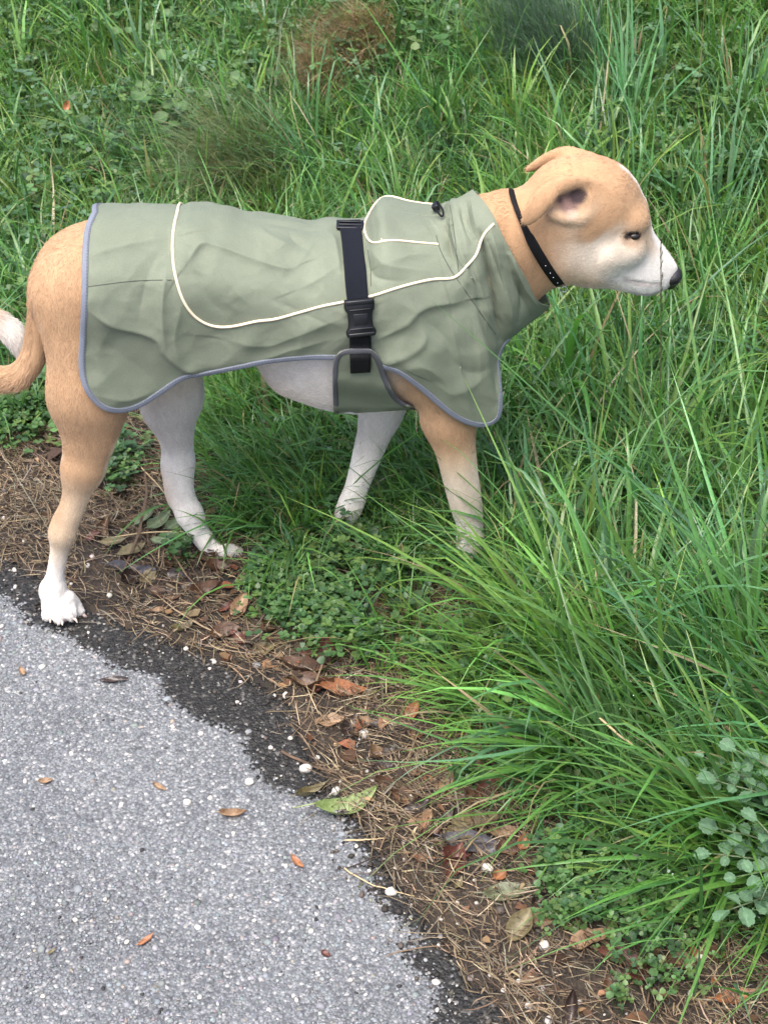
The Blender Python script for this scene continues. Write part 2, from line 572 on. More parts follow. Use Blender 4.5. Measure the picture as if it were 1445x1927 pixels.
def surface_nets(S, lo, h):
    s = S < 0
    nx, ny, nz = S.shape
    cnt = np.zeros((nx - 1, ny - 1, nz - 1), np.int8)
    for i in (0, 1):
        for j in (0, 1):
            for k in (0, 1):
                cnt += s[i:nx - 1 + i, j:ny - 1 + j, k:nz - 1 + k]
    act = (cnt > 0) & (cnt < 8)
    I = np.argwhere(act)
    idx = np.full(act.shape, -1, np.int32)
    idx[act] = np.arange(len(I))
    corners = np.array([(i, j, k) for i in (0, 1) for j in (0, 1) for k in (0, 1)])
    V = np.stack([S[I[:, 0] + c[0], I[:, 1] + c[1], I[:, 2] + c[2]] for c in corners], 1)
    acc = np.zeros((len(I), 3)); n = np.zeros(len(I))
    for a in range(8):
        for b in range(a + 1, 8):
            if np.abs(corners[a] - corners[b]).sum() != 1: continue
            va, vb = V[:, a], V[:, b]
            cr = (va < 0) != (vb < 0)
            t = np.where(cr, va / np.where(cr, va - vb, 1), 0)
            p = corners[a] + t[:, None] * (corners[b] - corners[a])
            acc += np.where(cr[:, None], p, 0); n += cr
    verts = lo + h * (I + acc / n[:, None])
    F = []
    for ax in range(3):
        o = [(ax + 1) % 3, (ax + 2) % 3]
        sa = [slice(None)] * 3; sb = [slice(None)] * 3
        sa[ax] = slice(0, -1); sb[ax] = slice(1, None)
        A = s[tuple(sa)]; B = s[tuple(sb)]
        E = np.argwhere(A != B)
        ok = (E[:, o[0]] > 0) & (E[:, o[1]] > 0) & (E[:, o[0]] < S.shape[o[0]] - 1) & (E[:, o[1]] < S.shape[o[1]] - 1)
        E = E[ok]
        flip = A[E[:, 0], E[:, 1], E[:, 2]]
        def cell(d0, d1):
            C = E.copy(); C[:, o[0]] -= d0; C[:, o[1]] -= d1
            return idx[C[:, 0], C[:, 1], C[:, 2]]
        q = np.stack([cell(1, 1), cell(0, 1), cell(0, 0), cell(1, 0)], 1)
        q[~flip] = q[~flip][:, ::-1]
        F.append(q)
    return verts, np.concatenate(F)


bv, bf = surface_nets(SD, lo, HV)
# colour of the fur follows the anatomy: soft blend of the colours of the nearest limbs
bx = bv.astype(np.float32)
D = []; T = []
for pr in PRIMS:
    d, t = prim_dist(pr, bx)
    D.append(d.astype(np.float32)); T.append(t.astype(np.float32))
D = np.stack(D); T = np.stack(T)
Wt = np.exp(-np.clip(D - D.min(0), 0, 0.2) / 0.006)
NEAREST = D.argmin(0)
Ca = np.stack([p[6] for p in PRIMS]); Cb = np.stack([p[7] for p in PRIMS])
col = np.einsum('pn,pc->nc', Wt * (1 - T), Ca) + np.einsum('pn,pc->nc', Wt * T, Cb)
col /= Wt.sum(0)[:, None]
del D, T, Wt


def paint(px, py, L, r_px, c, strength=1.0, q=1.0, soft=(0.6, 1.15)):
    p = LP(px, py, L); r = r_px * px_size(px, py, L)
    d = np.linalg.norm((bv - p) * np.array([1, 1 / q, 1]), axis=1) / r
    d = d + 0.35 * (fbm(bv * 90, 2) - 0.5)
    w = (strength * (1 - smoothstep(soft[0], soft[1], d)))[:, None]
    col[:] = col * (1 - w) + np.asarray(c) * w


def paint_line(pts, r_px, c, strength=1.0, soft=(0.6, 1.15), n=14):
    for p in catmull(pts, n):
        paint(p[0], p[1], p[2], r_px, c, strength, soft=soft)


paint_line([(1168, 320, 0), (1200, 350, 0), (1224, 392, 0), (1232, 430, 0)], 12, WHITE, 0.6)    # blaze
paint_line([(1232, 430, 0), (1250, 470, 0), (1262, 495, 0)], 22, WHITE, 0.6)
paint_line([(1160, 500, -0.03), (1200, 515, -0.026), (1235, 530, -0.02)], 44, WHITE * np.array([1.08, 1.08, 1.08]), 0.35, (0.1, 1.3))
paint_line([(1090, 470, -0.05), (1130, 475, -0.047), (1175, 480, -0.04)], 58, WHITE * np.array([1.05, 0.98, 0.88]), 0.16, (0.1, 1.35))
paint_line([(1150, 400, -0.045), (1100, 440, -0.05)], 26, TAN2, 0.4)
paint_line([(m_[0], m_[1] + 2, m_[2]) for m_ in mouth[8::5]], 6, (0.24, 0.20, 0.19), 0.4)
paint_line([(1190, 549, -0.01), (1240, 547, -0.008)], 12, (0.30, 0.28, 0.27), 0.5)               # dark lip
paint(1266, 523, 0, 26, (0.10, 0.09, 0.09), 0.6)
for (ex, ey), el in (((1192, 443), EYE_L), (eye_far_px, -EYE_L)):
    paint(ex - 2, ey + 2, el, 27, (0.36, 0.22, 0.13), 0.6)
    paint_line([(ex - 14, ey + 1, el), (ex, ey - 2, el), (ex + 12, ey + 3, el)], 8, (0.035, 0.024, 0.02), 0.85)
paint(1070, 379, -0.048, 27, (0.20, 0.125, 0.115), 0.9)
paint(1086, 368, -0.046, 20, (0.045, 0.03, 0.034), 0.95)
paint(1052, 378, -0.05, 9, (0.05, 0.03, 0.03), 0.8)
paint(1075, 405, -0.054, 14, (0.48, 0.37, 0.29), 0.8)
paint(1048, 402, -0.050, 12, (0.46, 0.34, 0.28), 0.6)
paint_line([(103, 1160, NL - .02), (105, 1170, NL - .03)], 6, PINK, 0.6)
paint_line([(125, 1158, NL - .02), (127, 1170, NL - .03)], 6, PINK, 0.6)
paint(345, 960, FL - .01, 20, TAN, 0.5)
paint(352, 955, FL - .016, 9, (0.30, 0.24, 0.22), 0.35)
# white front edge of the near shin, cream back of the thigh
paint_line([(228, 830, NL), (198, 895, NL), (168, 950, NL), (148, 1000, NL)], 20, CREAM * 1.2, 0.75)
paint_line([(96, 735, -0.06), (108, 800, -0.06), (118, 850, -0.07)], 18, CREAM, 0.6)
fine = 1 + 0.30 * (fbm(bv * np.array([160, 160, 60]), 3)[:, None] - 0.5) + 0.14 * (fbm(bv * 25, 2)[:, None] - 0.5)
col = np.clip(col * fine, 0.01, 0.85)


def fur_mat(nt, b, out):
    a = attr(nt, 'fur_colour')
    tc = nt.nodes.new('ShaderNodeTexCoord')
    mp = nt.nodes.new('ShaderNodeMapping')
    mp.inputs['Scale'].default_value = (900, 900, 260)
    nt.links.new(tc.outputs['Object'], mp.inputs['Vector'])
    n = noise_tex(nt, 1.0, 2.0, vec=mp.outputs[0])
    r = ramp(nt, n.outputs[0], [(0.25, (0.78, 0.76, 0.74)), (0.75, (1.0, 1.0, 1.0))])
    c = mixc(nt, 1.0, a.outputs['Color'], r.outputs[0], 'MULTIPLY')
    nt.links.new(c, b.inputs['Base Color'])
    b.inputs['Roughness'].default_value = 0.75
    b.inputs['Specular IOR Level'].default_value = 0.2
    b.inputs['Sheen Weight'].default_value = 0.15
    b.inputs['Sheen Roughness'].default_value = 0.4
    add_bump(nt, b, n.outputs[0], 0.35, 0.0015)


M_fur = mat('short_fur', fur_mat)
dog = empty('dog', (0, 0, 0))
tag(dog, 'slender tan and white dog in a sage green coat standing in the grass', 'dog')
body = new_mesh('body', to_world(bv), bf, M_fur, dog, attrs={'fur_colour': col})


def blob(name, px, py, L, rx, ry, rz, material, parent=None, seg=16):
    """Ellipsoid with radii in metres, as a small part."""
    bm = bmesh.new()
    bmesh.ops.create_uvsphere(bm, u_segments=seg, v_segments=seg // 2 + 2, radius=1.0)
    c = to_world(LP(px, py, L))
    for v in bm.verts:
        v.co = Vector((v.co.x * rx + c[0], v.co.y * ry + c[1], v.co.z * rz + c[2]))
    me = bpy.data.meshes.new(name); bm.to_mesh(me); bm.free()
    me.polygons.foreach_set('use_smooth', np.ones(len(me.polygons), bool))
    me.materials.append(material)
    o = bpy.data.objects.new(name, me); scene.collection.objects.link(o)
    o.parent = parent
    return o


M_eye = plain('dark_wet_eye', (0.012, 0.007, 0.005), 0.26, 0.2, 200, 0, 0.6)
M_nose = plain('black_nose_leather', (0.013, 0.012, 0.013), 0.38, 0.3, 900, 0.5, 0.5)
M_claw = plain('pale_claw', (0.55, 0.42, 0.36), 0.4, 0.15, 200, 0)
blob('eye', 1192, 444, EYE_L + 0.0056, 0.0086, 0.0062, 0.0056, M_eye, dog)
blob('eye', eye_far_px[0], eye_far_px[1], -EYE_L - 0.0056, 0.0086, 0.0062, 0.0056, M_eye, dog)

# nose: its own small surface with two nostrils
nc = LP(1263, 520, 0); ns = px_size(1262, 521, 0)
nh = 0.0011
nlo = nc - np.array([0.026, 0.024, 0.026])
nd = [int(0.052 / nh), int(0.048 / nh), int(0.052 / nh)]
X = np.stack(np.meshgrid(*[nlo[i] + nh * np.arange(nd[i]) for i in range(3)], indexing='ij'), -1)


def ell(c, r): return (np.linalg.norm((X - c) / np.asarray(r), axis=-1) - 1) * min(r)


def smin(a, b, k):
    h = np.maximum(k - np.abs(a - b), 0) / k
    return np.minimum(a, b) - h * h * k * 0.25


nS = ell(nc + np.array([0.001, 0, 0.001]), (0.0135, 0.0165, 0.0125))
nS = smin(nS, ell(nc + np.array([0.0, 0, -0.010]), (0.009, 0.006, 0.010)), 0.006)
for sgn in (-1, 1):
    nS = np.maximum(nS, -ell(nc + np.array([0.0105, 0.0078 * sgn, -0.001]), (0.006, 0.0034, 0.0032)))
    nS = np.maximum(nS, -ell(nc + np.array([0.006, 0.0138 * sgn, -0.003]), (0.007, 0.004, 0.0018)))
nv, nf = surface_nets(nS, nlo, nh)
new_mesh('nose', to_world(nv), nf, M_nose, dog)


def tube_mesh(pts, radii, n=8, cap=True):
    P = np.asarray(pts, float); R = np.broadcast_to(np.asarray(radii, float), (len(P),))
    T = np.gradient(P, axis=0); T /= np.linalg.norm(T, axis=1)[:, None] + 1e-12
    ref = np.array([0, 0, 1.0]) if abs(T[0, 2]) < 0.9 else np.array([1.0, 0, 0])
    rings = []
    nrm = ref - T[0] * (ref @ T[0]); nrm /= np.linalg.norm(nrm)
    for i in range(len(P)):
        nrm = nrm - T[i] * (nrm @ T[i]); nrm /= np.linalg.norm(nrm) + 1e-12
        bn = np.cross(T[i], nrm)
        a = np.linspace(0, 2 * np.pi, n, endpoint=False)
        rings.append(P[i] + R[i] * (np.cos(a)[:, None] * nrm + np.sin(a)[:, None] * bn))
    V = np.concatenate(rings)
    F = [list(map(int, f)) for f in grid_faces(len(P), n, True)]
    if cap:
        F.append(list(range(n))[::-1]); F.append([len(V) - n + i for i in range(n)])
    return V, F


def tube(name, pts, radii, material, parent=None, n=8):
    V, F = tube_mesh(pts, radii, n)
    return new_mesh(name, V, F, material, parent)


# claws at the ends of the toes
for (tx, ty, L, ex, ey, eL) in ((94, 1164, NL - .026, 95, 1172, NL - .032), (116, 1170, NL - .037, 118, 1177, NL - .042), (139, 1164, NL - .028, 146, 1172, NL - .033), (156, 1156, NL - .009, 165, 1167, NL - .012),
                                (460, 1048, FT - .012, 467, 1055, FT - .014), (463, 1044, FT, 471, 1052, FT), (457, 1038, FT + .012, 465, 1046, FT + .012)):
    p = catmull([to_world(LP(tx, ty, L)), to_world(LP((tx + ex) / 2 + 1, (ty + ey) / 2 - 1.5, (L + eL) / 2)), to_world(LP(ex, ey, eL))], 5)
    tube('claw', p, np.array([3.2, 3.0, 2.5, 1.7, 0.6]) * px_size(tx, ty, L), M_claw, dog, 6)
# ================================================================== THE COAT
ridge = [(186, 386), (240, 383), (300, 384), (337, 386), (360, 380), (418, 385), (457, 395), (500, 402), (542, 409), (582, 416), (616, 410), (650, 413), (684, 408), (700, 385), (718, 372), (762, 382), (812, 394), (832, 388), (846, 372), (862, 369), (889, 356)]
hem = [(172, 752), (186, 766), (205, 775), (232, 777), (267, 765), (310, 738), (349, 713), (387, 706), (426, 699), (504, 684), (560, 678), (627, 677), (680, 683), (726, 694), (754, 706), (783, 728), (812, 753), (841, 778), (877, 799), (906, 804), (931, 796), (943, 778), (945, 746), (942, 710), (940, 683), (945, 658), (960, 638), (985, 617), (1012, 597), (1035, 577)]
left_e = [(186, 386), (176, 396), (167, 413), (161, 430), (157, 467), (155, 544), (153, 602), (149, 680), (153, 715), (161, 737), (172, 752)]
right_e = [(889, 356), (912, 381), (931, 411), (944, 440), (963, 476), (980, 507), (992, 528), (1006, 558), (1018, 571), (1035, 577)]
NU, NVv = 470, 160
uu = np.concatenate([np.linspace(0, 0.86, 260, endpoint=False), np.linspace(0.86, 1, 210)])
tt = np.linspace(0, 1, NVv)
vv = tt ** 1.35


def remap(n):   # hem stations: match points of the hem to points of the ridge
    return n


Rg_d = catmull(ridge, 2001)
Rg = np.stack([np.interp(uu, np.linspace(0, 1, 2001), Rg_d[:, c]) for c in range(2)], -1)
Hm_d = catmull(hem, 2001)
# piecewise matching of u with hem length so that the side panel threads run nearly upright
hk = [((172, 752), 0.0), ((267, 765), 0.115), ((426, 699), 0.33), ((627, 677), 0.60), ((754, 706), 0.745), ((906, 804), 0.865), ((942, 710), 0.925), ((960, 638), 0.955), ((1035, 577), 1.0)]
hs = [np.argmin(np.linalg.norm(Hm_d - np.array(p), axis=1)) / 2000 for p, _ in hk]
sh = np.interp(uu, [u for _, u in hk], hs)
Hm = np.stack([np.interp(sh, np.linspace(0, 1, 2001), Hm_d[:, c]) for c in range(2)], -1)
Le_d = catmull(left_e, 600); Re_d = catmull(right_e, 600)
Le = np.stack([np.interp(vv, np.linspace(0, 1, 600), Le_d[:, c]) for c in range(2)], -1)
Re = np.stack([np.interp(vv, np.linspace(0, 1, 600), Re_d[:, c]) for c in range(2)], -1)
U, V = np.meshgrid(uu, vv, indexing='ij')
ker = np.hanning(25); ker /= ker.sum()


def soft(a): return np.convolve(np.pad(a, 12, 'edge'), ker, 'valid')


Wu = soft(np.interp(uu, [0, 0.1, 0.3, 0.5, 0.65, 0.8, 0.9, 0.96, 1.0], [0.086, 0.098, 0.094, 0.102, 0.110, 0.106, 0.088, 0.072, 0.062]))
Hu = soft(np.interp(uu, [0, 0.3, 0.6, 0.8, 0.9, 1.0], [0.085, 0.080, 0.085, 0.085, 0.075, 0.065]))
A0 = LP(Rg[:, 0], Rg[:, 1], np.zeros(NU))
dr = rays(Rg[:, 0], Rg[:, 1])
tanE = -dr[:, 2] / np.hypot(dr[:, 0], dr[:, 1])
A = A0.copy()
A[:, 2] -= np.sqrt(Hu ** 2 + (Wu * tanE) ** 2) - Hu          # apex under the outline seen from this height
Lh = -Wu * 0.95
Lh = Lh * (1 - smoothstep(0.905, 0.965, uu) * 0.72)
Lh = Lh * (1 - smoothstep(0.97, 1.0, uu))
B = LP(Hm[:, 0], Hm[:, 1], Lh)
# profile: elliptical back, then the cloth hangs
S = np.zeros((NU, NVv, 3))
for i in range(NU):
    W_, H_ = Wu[i], Hu[i]
    zc = A[i, 2] - H_
    th = np.linspace(0, np.pi / 2, 60)
    pts = np.stack([-W_ * np.sin(th), zc + H_ * np.cos(th)], -1)
    zb = B[i, 2]
    if zb < zc - 0.01:
        s_ = np.linspace(0, 1, 40)[1:]
        low = np.stack([-W_ + (B[i, 1] + W_) * s_ ** 1.5, zc + (zb - zc) * s_], -1)
        pts = np.concatenate([pts, low])
    else:
        pts[:, 1] = A[i, 2] + (pts[:, 1] - A[i, 2]) * (A[i, 2] - zb) / H_
    al = np.concatenate([[0], np.cumsum(np.linalg.norm(np.diff(pts, axis=0), axis=1))]); al /= al[-1]
    S[i, :, 1] = np.interp(vv, al, pts[:, 0]); S[i, :, 2] = np.interp(vv, al, pts[:, 1])
    S[i, :, 0] = A[i, 0] + (B[i, 0] - A[i, 0]) * vv
# rear edge follows its traced line
pl = to_px(S[0])
le = catmull(left_e, 400)
want = np.interp(pl[:, 1], le[:, 1], le[:, 0])
dx = (want - pl[:, 0]) * px_size(170, 600, -0.08)
S[..., 0] += (1 - smoothstep(0, 0.18, uu))[:, None] * dx[None]
# collar opening
re_ = catmull(right_e, 400)
Re = np.stack([np.interp(vv, np.linspace(0, 1, 400), re_[:, c]) for c in range(2)], -1)
R3 = LP(Re[:, 0], Re[:, 1], -Wu[-1] * np.sin(np.pi * vv) ** 0.75)
R3[0] = A[-1]
S += smoothstep(0.76, 1.0, uu)[:, None, None] * (R3 - S[-1])[None]
# keep the cloth outside the body
def blur(a, n):
    for _ in range(n):
        p = np.pad(a, 1, 'edge')
        a = (p[:-2, 1:-1] + p[2:, 1:-1] + p[1:-1, :-2] + p[1:-1, 2:] + 2 * a) / 6
    return a


PX = to_px(S)
Lc = S[..., 1].copy()
push = np.zeros_like(Lc)
for it in range(40):
    P = LP(PX[..., 0], PX[..., 1], Lc + push)
    I = np.clip(np.round((P - lo) / HV).astype(int), 0, dims - 1)
    sd = SD[I[..., 0], I[..., 1], I[..., 2]]
    bad = (sd < 0.008) & (V > 0.03)
    if not bad.any(): break
    push = np.where(bad, push - 0.003, push)
    if it < 30:
        push = np.minimum(push, blur(push, 6))
push = blur(push, 10)
push[:, 0] = 0
q = LP(PX[..., 0], PX[..., 1], Lc + push)
q[:, 0] = S[:, 0]
print('coat push', push.min(), 'left inside', int(bad.sum()))


def grid_normals(q):
    du = np.gradient(q, axis=0); dv = np.gradient(q, axis=1)
    n = np.cross(du, dv)
    n /= np.linalg.norm(n, axis=-1)[..., None] + 1e-12
    s = np.sign((n[..., 1]).sum())
    return n * (-s)      # outward = towards negative lateral (near side)


# folds traced from the cloth: (polyline, height mm, width px, skew)
folds = [
    ([(165, 484), (240, 464), (325, 448)], 3.5, 20, 1),
    ([(168, 585), (215, 611), (290, 632), (310, 660), (345, 690), (395, 712)], 6.0, 15, 1),
    ([(300, 470), (275, 530), (262, 600)], -3.5, 26, 0),
    ([(314, 500), (306, 580), (312, 650)], 4.0, 13, 0),
    ([(345, 560), (330, 640), (352, 690)], 3.0, 22, 0),
    ([(180, 640), (260, 690), (300, 730)], -2.5, 30, 0),
    ([(186, 745), (240, 752), (290, 735)], 3.0, 14, 0),
    ([(345, 505), (362, 480), (384, 461), (430, 474), (530, 506), (560, 502)], 4.5, 12, 1),
    ([(340, 455), (356, 476), (352, 500)], -3.0, 9, 0),
    ([(384, 461), (420, 520), (470, 575)], 2.5, 26, 0),
    ([(365, 500), (390, 560), (430, 596)], -2.5, 24, 0),
    ([(480, 400), (500, 440), (560, 470)], 2.5, 16, 0),
    ([(540, 412), (552, 450), (590, 480)], -3.0, 14, 0),
    ([(600, 424), (590, 460), (560, 500)], 2.5, 14, 0),
    ([(618, 416), (632, 470), (640, 520)], 3.5, 10, 0),
    ([(560, 545), (600, 528), (640, 500)], 2.5, 12, 1),
    ([(500, 560), (560, 585), (640, 620)], -2.0, 20, 0),
    ([(430, 640), (500, 650), (560, 630), (640, 600)], 3.0, 18, 1),
    ([(470, 690), (540, 660), (620, 640)], 2.5, 14, 0),
    ([(705, 640), (760, 612), (800, 578), (870, 566)], 4.0, 14, 1),
    ([(715, 690), (770, 668), (800, 640), (790, 606)], 3.5, 12, 1),
    ([(800, 600), (840, 640), (850, 690)], -3.0, 18, 0),
    ([(740, 700), (800, 690), (850, 730)], 2.5, 16, 0),
    ([(880, 590), (900, 650), (905, 720)], 3.0, 22, 0),
    ([(815, 720), (860, 740), (925, 700)], 2.5, 18, 1),
    ([(835, 660), (880, 700), (930, 690)], -2.0, 16, 0),
    ([(700, 470), (730, 500), (800, 510)], 2.5, 16, 0),
    ([(690, 480), (705, 520), (760, 530)], -2.5, 12, 0),
    ([(720, 500), (780, 480), (830, 480)], 2.0, 12, 1),
    ([(760, 400), (790, 420), (815, 450)], 2.0, 16, 0),
    ([(846, 380), (852, 430), (866, 490), (880, 510)], 6.0, 10, 0),
    ([(836, 396), (842, 440), (856, 500)], -6.0, 8, 0),
    ([(866, 375), (872, 420), (890, 460)], -4.0, 9, 0),
    ([(884, 368), (892, 410), (900, 440)], 4.0, 9, 0),
    ([(905, 440), (918, 500), (934, 570), (944, 640)], -11.0, 8, 0),
    ([(868, 470), (880, 500), (896, 530)], -4.0, 8, 0),
    ([(918, 455), (934, 500), (948, 545)], -5.0, 6, 0),
    ([(970, 520), (985, 560), (975, 605)], -6.0, 7, 0),
    ([(876, 380), (884, 420), (896, 450)], -5.0, 6, 0),
    ([(922, 430), (938, 500), (955, 570), (962, 625)], 7.0, 12, 0),
    ([(890, 490), (905, 550), (930, 620)], 4.0, 14, 0),
    ([(870, 520), (890, 560), (915, 600)], -2.5, 12, 0),
    ([(945, 450), (962, 510), (985, 560), (1000, 600)], -4.0, 9, 0),
    ([(960, 480), (985, 540), (1010, 575)], 4.0, 9, 0),
    ([(940, 640), (936, 690), (938, 760)], -3.0, 8, 0),
]
n0 = grid_normals(q)
disp = np.zeros((NU, NVv))
for pts, amp, w, skew in folds:
    pl = catmull(pts, 24)
    d = poly_dist(PX, pl)
    # fade towards the ends
    e = np.minimum(np.linalg.norm(PX - pl[0], axis=-1), np.linalg.norm(PX - pl[-1], axis=-1))
    g = np.exp(-(d / w) ** 2)
    w = w * 0.85
    g = np.exp(-(d / w) ** 1.05)
    if skew:   # one-sided crease: sharp on the lower side, soft above
        best = np.full(d.shape, 1e9); sg = np.zeros(d.shape)
        for a_, b_ in zip(pl[:-1], pl[1:]):
            dd_, _ = seg_dist(PX, a_, b_)
            c_ = (b_[0] - a_[0]) * (PX[..., 1] - a_[1]) - (b_[1] - a_[1]) * (PX[..., 0] - a_[0])
            m_ = dd_ < best
            best = np.where(m_, dd_, best); sg = np.where(m_, np.sign(c_), sg)
        if pl[-1][0] < pl[0][0]: sg = -sg
        g = np.exp(-(d / np.where(sg > 0, w * 0.70, w * 2.2)) ** 1.1)
    disp += amp * 0.001 * g * (0.35 + 0.65 * smoothstep(0, 40, e))
# general crumple of the stiff rain cloth: ridged noise
def ridged(p): return 1 - np.abs(2 * vnoise(p) - 1)
P3 = np.stack([PX[..., 0] / 60, PX[..., 1] / 60, np.zeros_like(U)], -1)
rot = np.array([[0.8, 0.6, 0], [-0.6, 0.8, 0], [0, 0, 1]])
warp = 0.8 * (np.stack([vnoise(P3 * 1.3 + 5), vnoise(P3 * 1.3 + 11), np.zeros_like(U)], -1) - 0.5)
r1 = ridged((P3 + warp) @ rot * np.array([0.55, 1.15, 1]) + 3)
r2 = ridged((P3 + warp) @ rot.T * np.array([0.7, 1.5, 1]) * 1.7 + 9)
disp *= 1.35


def worley(p, seed):
    r_ = np.random.default_rng(seed); tab = r_.random((48, 48, 3))
    i = np.floor(p[..., :2]).astype(int); best = np.full(p.shape[:-1], 9.0); hh = np.zeros(p.shape[:-1])
    for a_ in (-1, 0, 1):
        for b_ in (-1, 0, 1):
            c_ = tab[(i[..., 0] + a_) % 48, (i[..., 1] + b_) % 48]
            dxy = np.hypot(i[..., 0] + a_ + c_[..., 0] - p[..., 0], i[..., 1] + b_ + c_[..., 1] - p[..., 1])
            m_ = dxy < best
            best = np.where(m_, dxy, best)
    return best


# flat facets with crisp ridges between them, as in stiff coated cloth
Q2 = (P3 + 0.5 * warp) @ rot
w1_ = worley(Q2 * np.array([0.60, 1.05, 1]) + 7, 1)
w2_ = worley(((P3 + 0.6 * warp) @ rot.T) * np.array([0.8, 1.5, 1]) + 3, 2)
calm = 0.45 + 0.55 * smoothstep(0.35, 0.65, fbm(P3 * 0.45 + 60, 2))
disp += (0.0036 * (w1_ - 0.5) + 0.0014 * (w2_ - 0.5)) * calm
disp += 0.0012 * (r1 - 0.6) + 0.0008 * (r2 - 0.6)
cs = (PX[..., 0] > 890) & (PX[..., 0] < 960) & (PX[..., 1] > 440) & (PX[..., 1] < 620)
print('collar folds', disp[cs].min(), disp[cs].max())
disp += 0.0035 * (fbm(P3 * 0.8 + 31, 2) - 0.5)
edge_fade = np.minimum(smoothstep(0, 0.03, U), smoothstep(0, 0.06, 1 - V)) * 0.75 + 0.25
near_top = smoothstep(0.0, 0.14, V)
disp *= edge_fade * near_top
# keep the ridge seam symmetric and the collar tip closed
qn = q + n0 * disp[..., None]
qn[:, 0, 1] = 0.0
qn[-1, -1, 1] = 0.0
# far side: mirror with its own, gentler crumple
r3 = ridged((P3 + warp) @ rot.T * np.array([0.6, 1.2, 1]) + 40)
qf = q + n0 * (0.004 * (r3 - 0.6) * edge_fade * near_top)[..., None]
qf[..., 2] -= 0.022 * smoothstep(0.88, 1.0, U) * np.exp(-((V - 0.16) / 0.13) ** 2)
qf[:, 0] = qn[:, 0]
qf[-1, -1, 1] = 0
qf = qf * np.array([1, -1, 1])
full = np.concatenate([qf[:, :0:-1], qn], 1)      # (NU, 2*NV-1): far hem .. ridge .. near hem
NF2 = full.shape[1]
cv = to_world(full).reshape(-1, 3)
cf = grid_faces(NU, NF2)[:, ::-1]


def cloth_mat(col, rough=0.62, spec=0.45):
    def f(nt, b, out):
        tc = nt.nodes.new('ShaderNodeTexCoord')
        w1 = nt.nodes.new('ShaderNodeTexWave'); w1.inputs['Scale'].default_value = 420; w1.bands_direction = 'X'
        w2 = nt.nodes.new('ShaderNodeTexWave'); w2.inputs['Scale'].default_value = 420; w2.bands_direction = 'Z'
        for w in (w1, w2): nt.links.new(tc.outputs['Object'], w.inputs['Vector'])
        ad = nt.nodes.new('ShaderNodeMath'); ad.operation = 'ADD'
        nt.links.new(w1.outputs['Fac'], ad.inputs[0]); nt.links.new(w2.outputs['Fac'], ad.inputs[1])
        n = noise_tex(nt, 14.0, 4.0)
        r = ramp(nt, n.outputs[0], [(0.3, tuple(c * 0.93 for c in col)), (0.7, tuple(c * 1.06 for c in col))])
        n2 = noise_tex(nt, 700.0, 2.0)
        r2 = ramp(nt, n2.outputs[0], [(0.3, (0.88, 0.88, 0.88)), (0.7, (1.05, 1.05, 1.05))])
        c = mixc(nt, 1.0, r.outputs[0], r2.outputs[0], 'MULTIPLY')
        nt.links.new(c, b.inputs['Base Color'])
        b.inputs['Roughness'].default_value = rough
        b.inputs['Specular IOR Level'].default_value = spec
        b.inputs['Sheen Weight'].default_value = 0.03
        # small puckers and the weave
        n3 = noise_tex(nt, 45.0, 3.0)
        a2 = nt.nodes.new('ShaderNodeMath'); a2.operation = 'MULTIPLY_ADD'
        nt.links.new(n3.outputs[0], a2.inputs[0]); a2.inputs[1].default_value = 9.0
        nt.links.new(ad.outputs[0], a2.inputs[2])
        add_bump(nt, b, a2.outputs[0], 0.35, 0.0004)
    return f


M_coat = mat('sage_rain_cloth', cloth_mat((0.138, 0.160, 0.113)))
M_bind = mat('blue_grey_binding', cloth_mat((0.142, 0.158, 0.198), 0.7))
M_bind2 = mat('dark_grey_binding', cloth_mat((0.065, 0.066, 0.078), 0.7))
M_pipe = plain('pale_reflective_piping', (0.72, 0.60, 0.43), 0.4, 0.06, 300, 0.05, 0.5)
M_web = mat('navy_black_webbing', cloth_mat((0.0045, 0.006, 0.0105), 0.8, 0.14))
M_plastic = plain('black_plastic', (0.004, 0.0045, 0.006), 0.36, 0.2, 90, 0.05, 0.4)
M_black = plain('black_cord', (0.004, 0.004, 0.005), 0.75, 0.3, 300, 0.3, 0.2)
M_thread = plain('dark_stitching', (0.045, 0.052, 0.042), 0.8, 0.1, 300, 0)

coat = new_mesh('coat', cv, cf, M_coat, dog)
sol = coat.modifiers.new('thickness', 'SOLIDIFY')
sol.thickness = 0.0022; sol.offset = -1
bvh = BVHTree.FromPolygons([tuple(v) for v in cv], [tuple(f) for f in cf.tolist()])


def on_coat(px, py, lift=0.0, tree=None):
    """Point on the near side of the cloth that lies on the traced line, lifted along the normal."""
    d = Vector(rays(px, py)).normalized()
    h = (tree or bvh).ray_cast(Vector(CO), d)
    if h[0] is None:
        h = (tree or bvh).find_nearest(Vector(to_world(LP(px, py, -0.08))))
    nrm = h[1]
    if nrm.dot(d) > 0: nrm = -nrm
    return np.array(h[0] + nrm * lift), np.array(nrm)


def smooth_pts(P, k=5):
    w = np.ones(k) / k
    return np.stack([np.convolve(np.pad(P[:, c], k // 2, 'edge'), w, 'valid') for c in range(P.shape[1])], -1)


def mirror(P):
    """Mirror world points across the dog's middle plane."""
    P = np.array(P, float)
    P[:, 1] = 2 * y_mid(P[:, 0]) - P[:, 1]
    return P


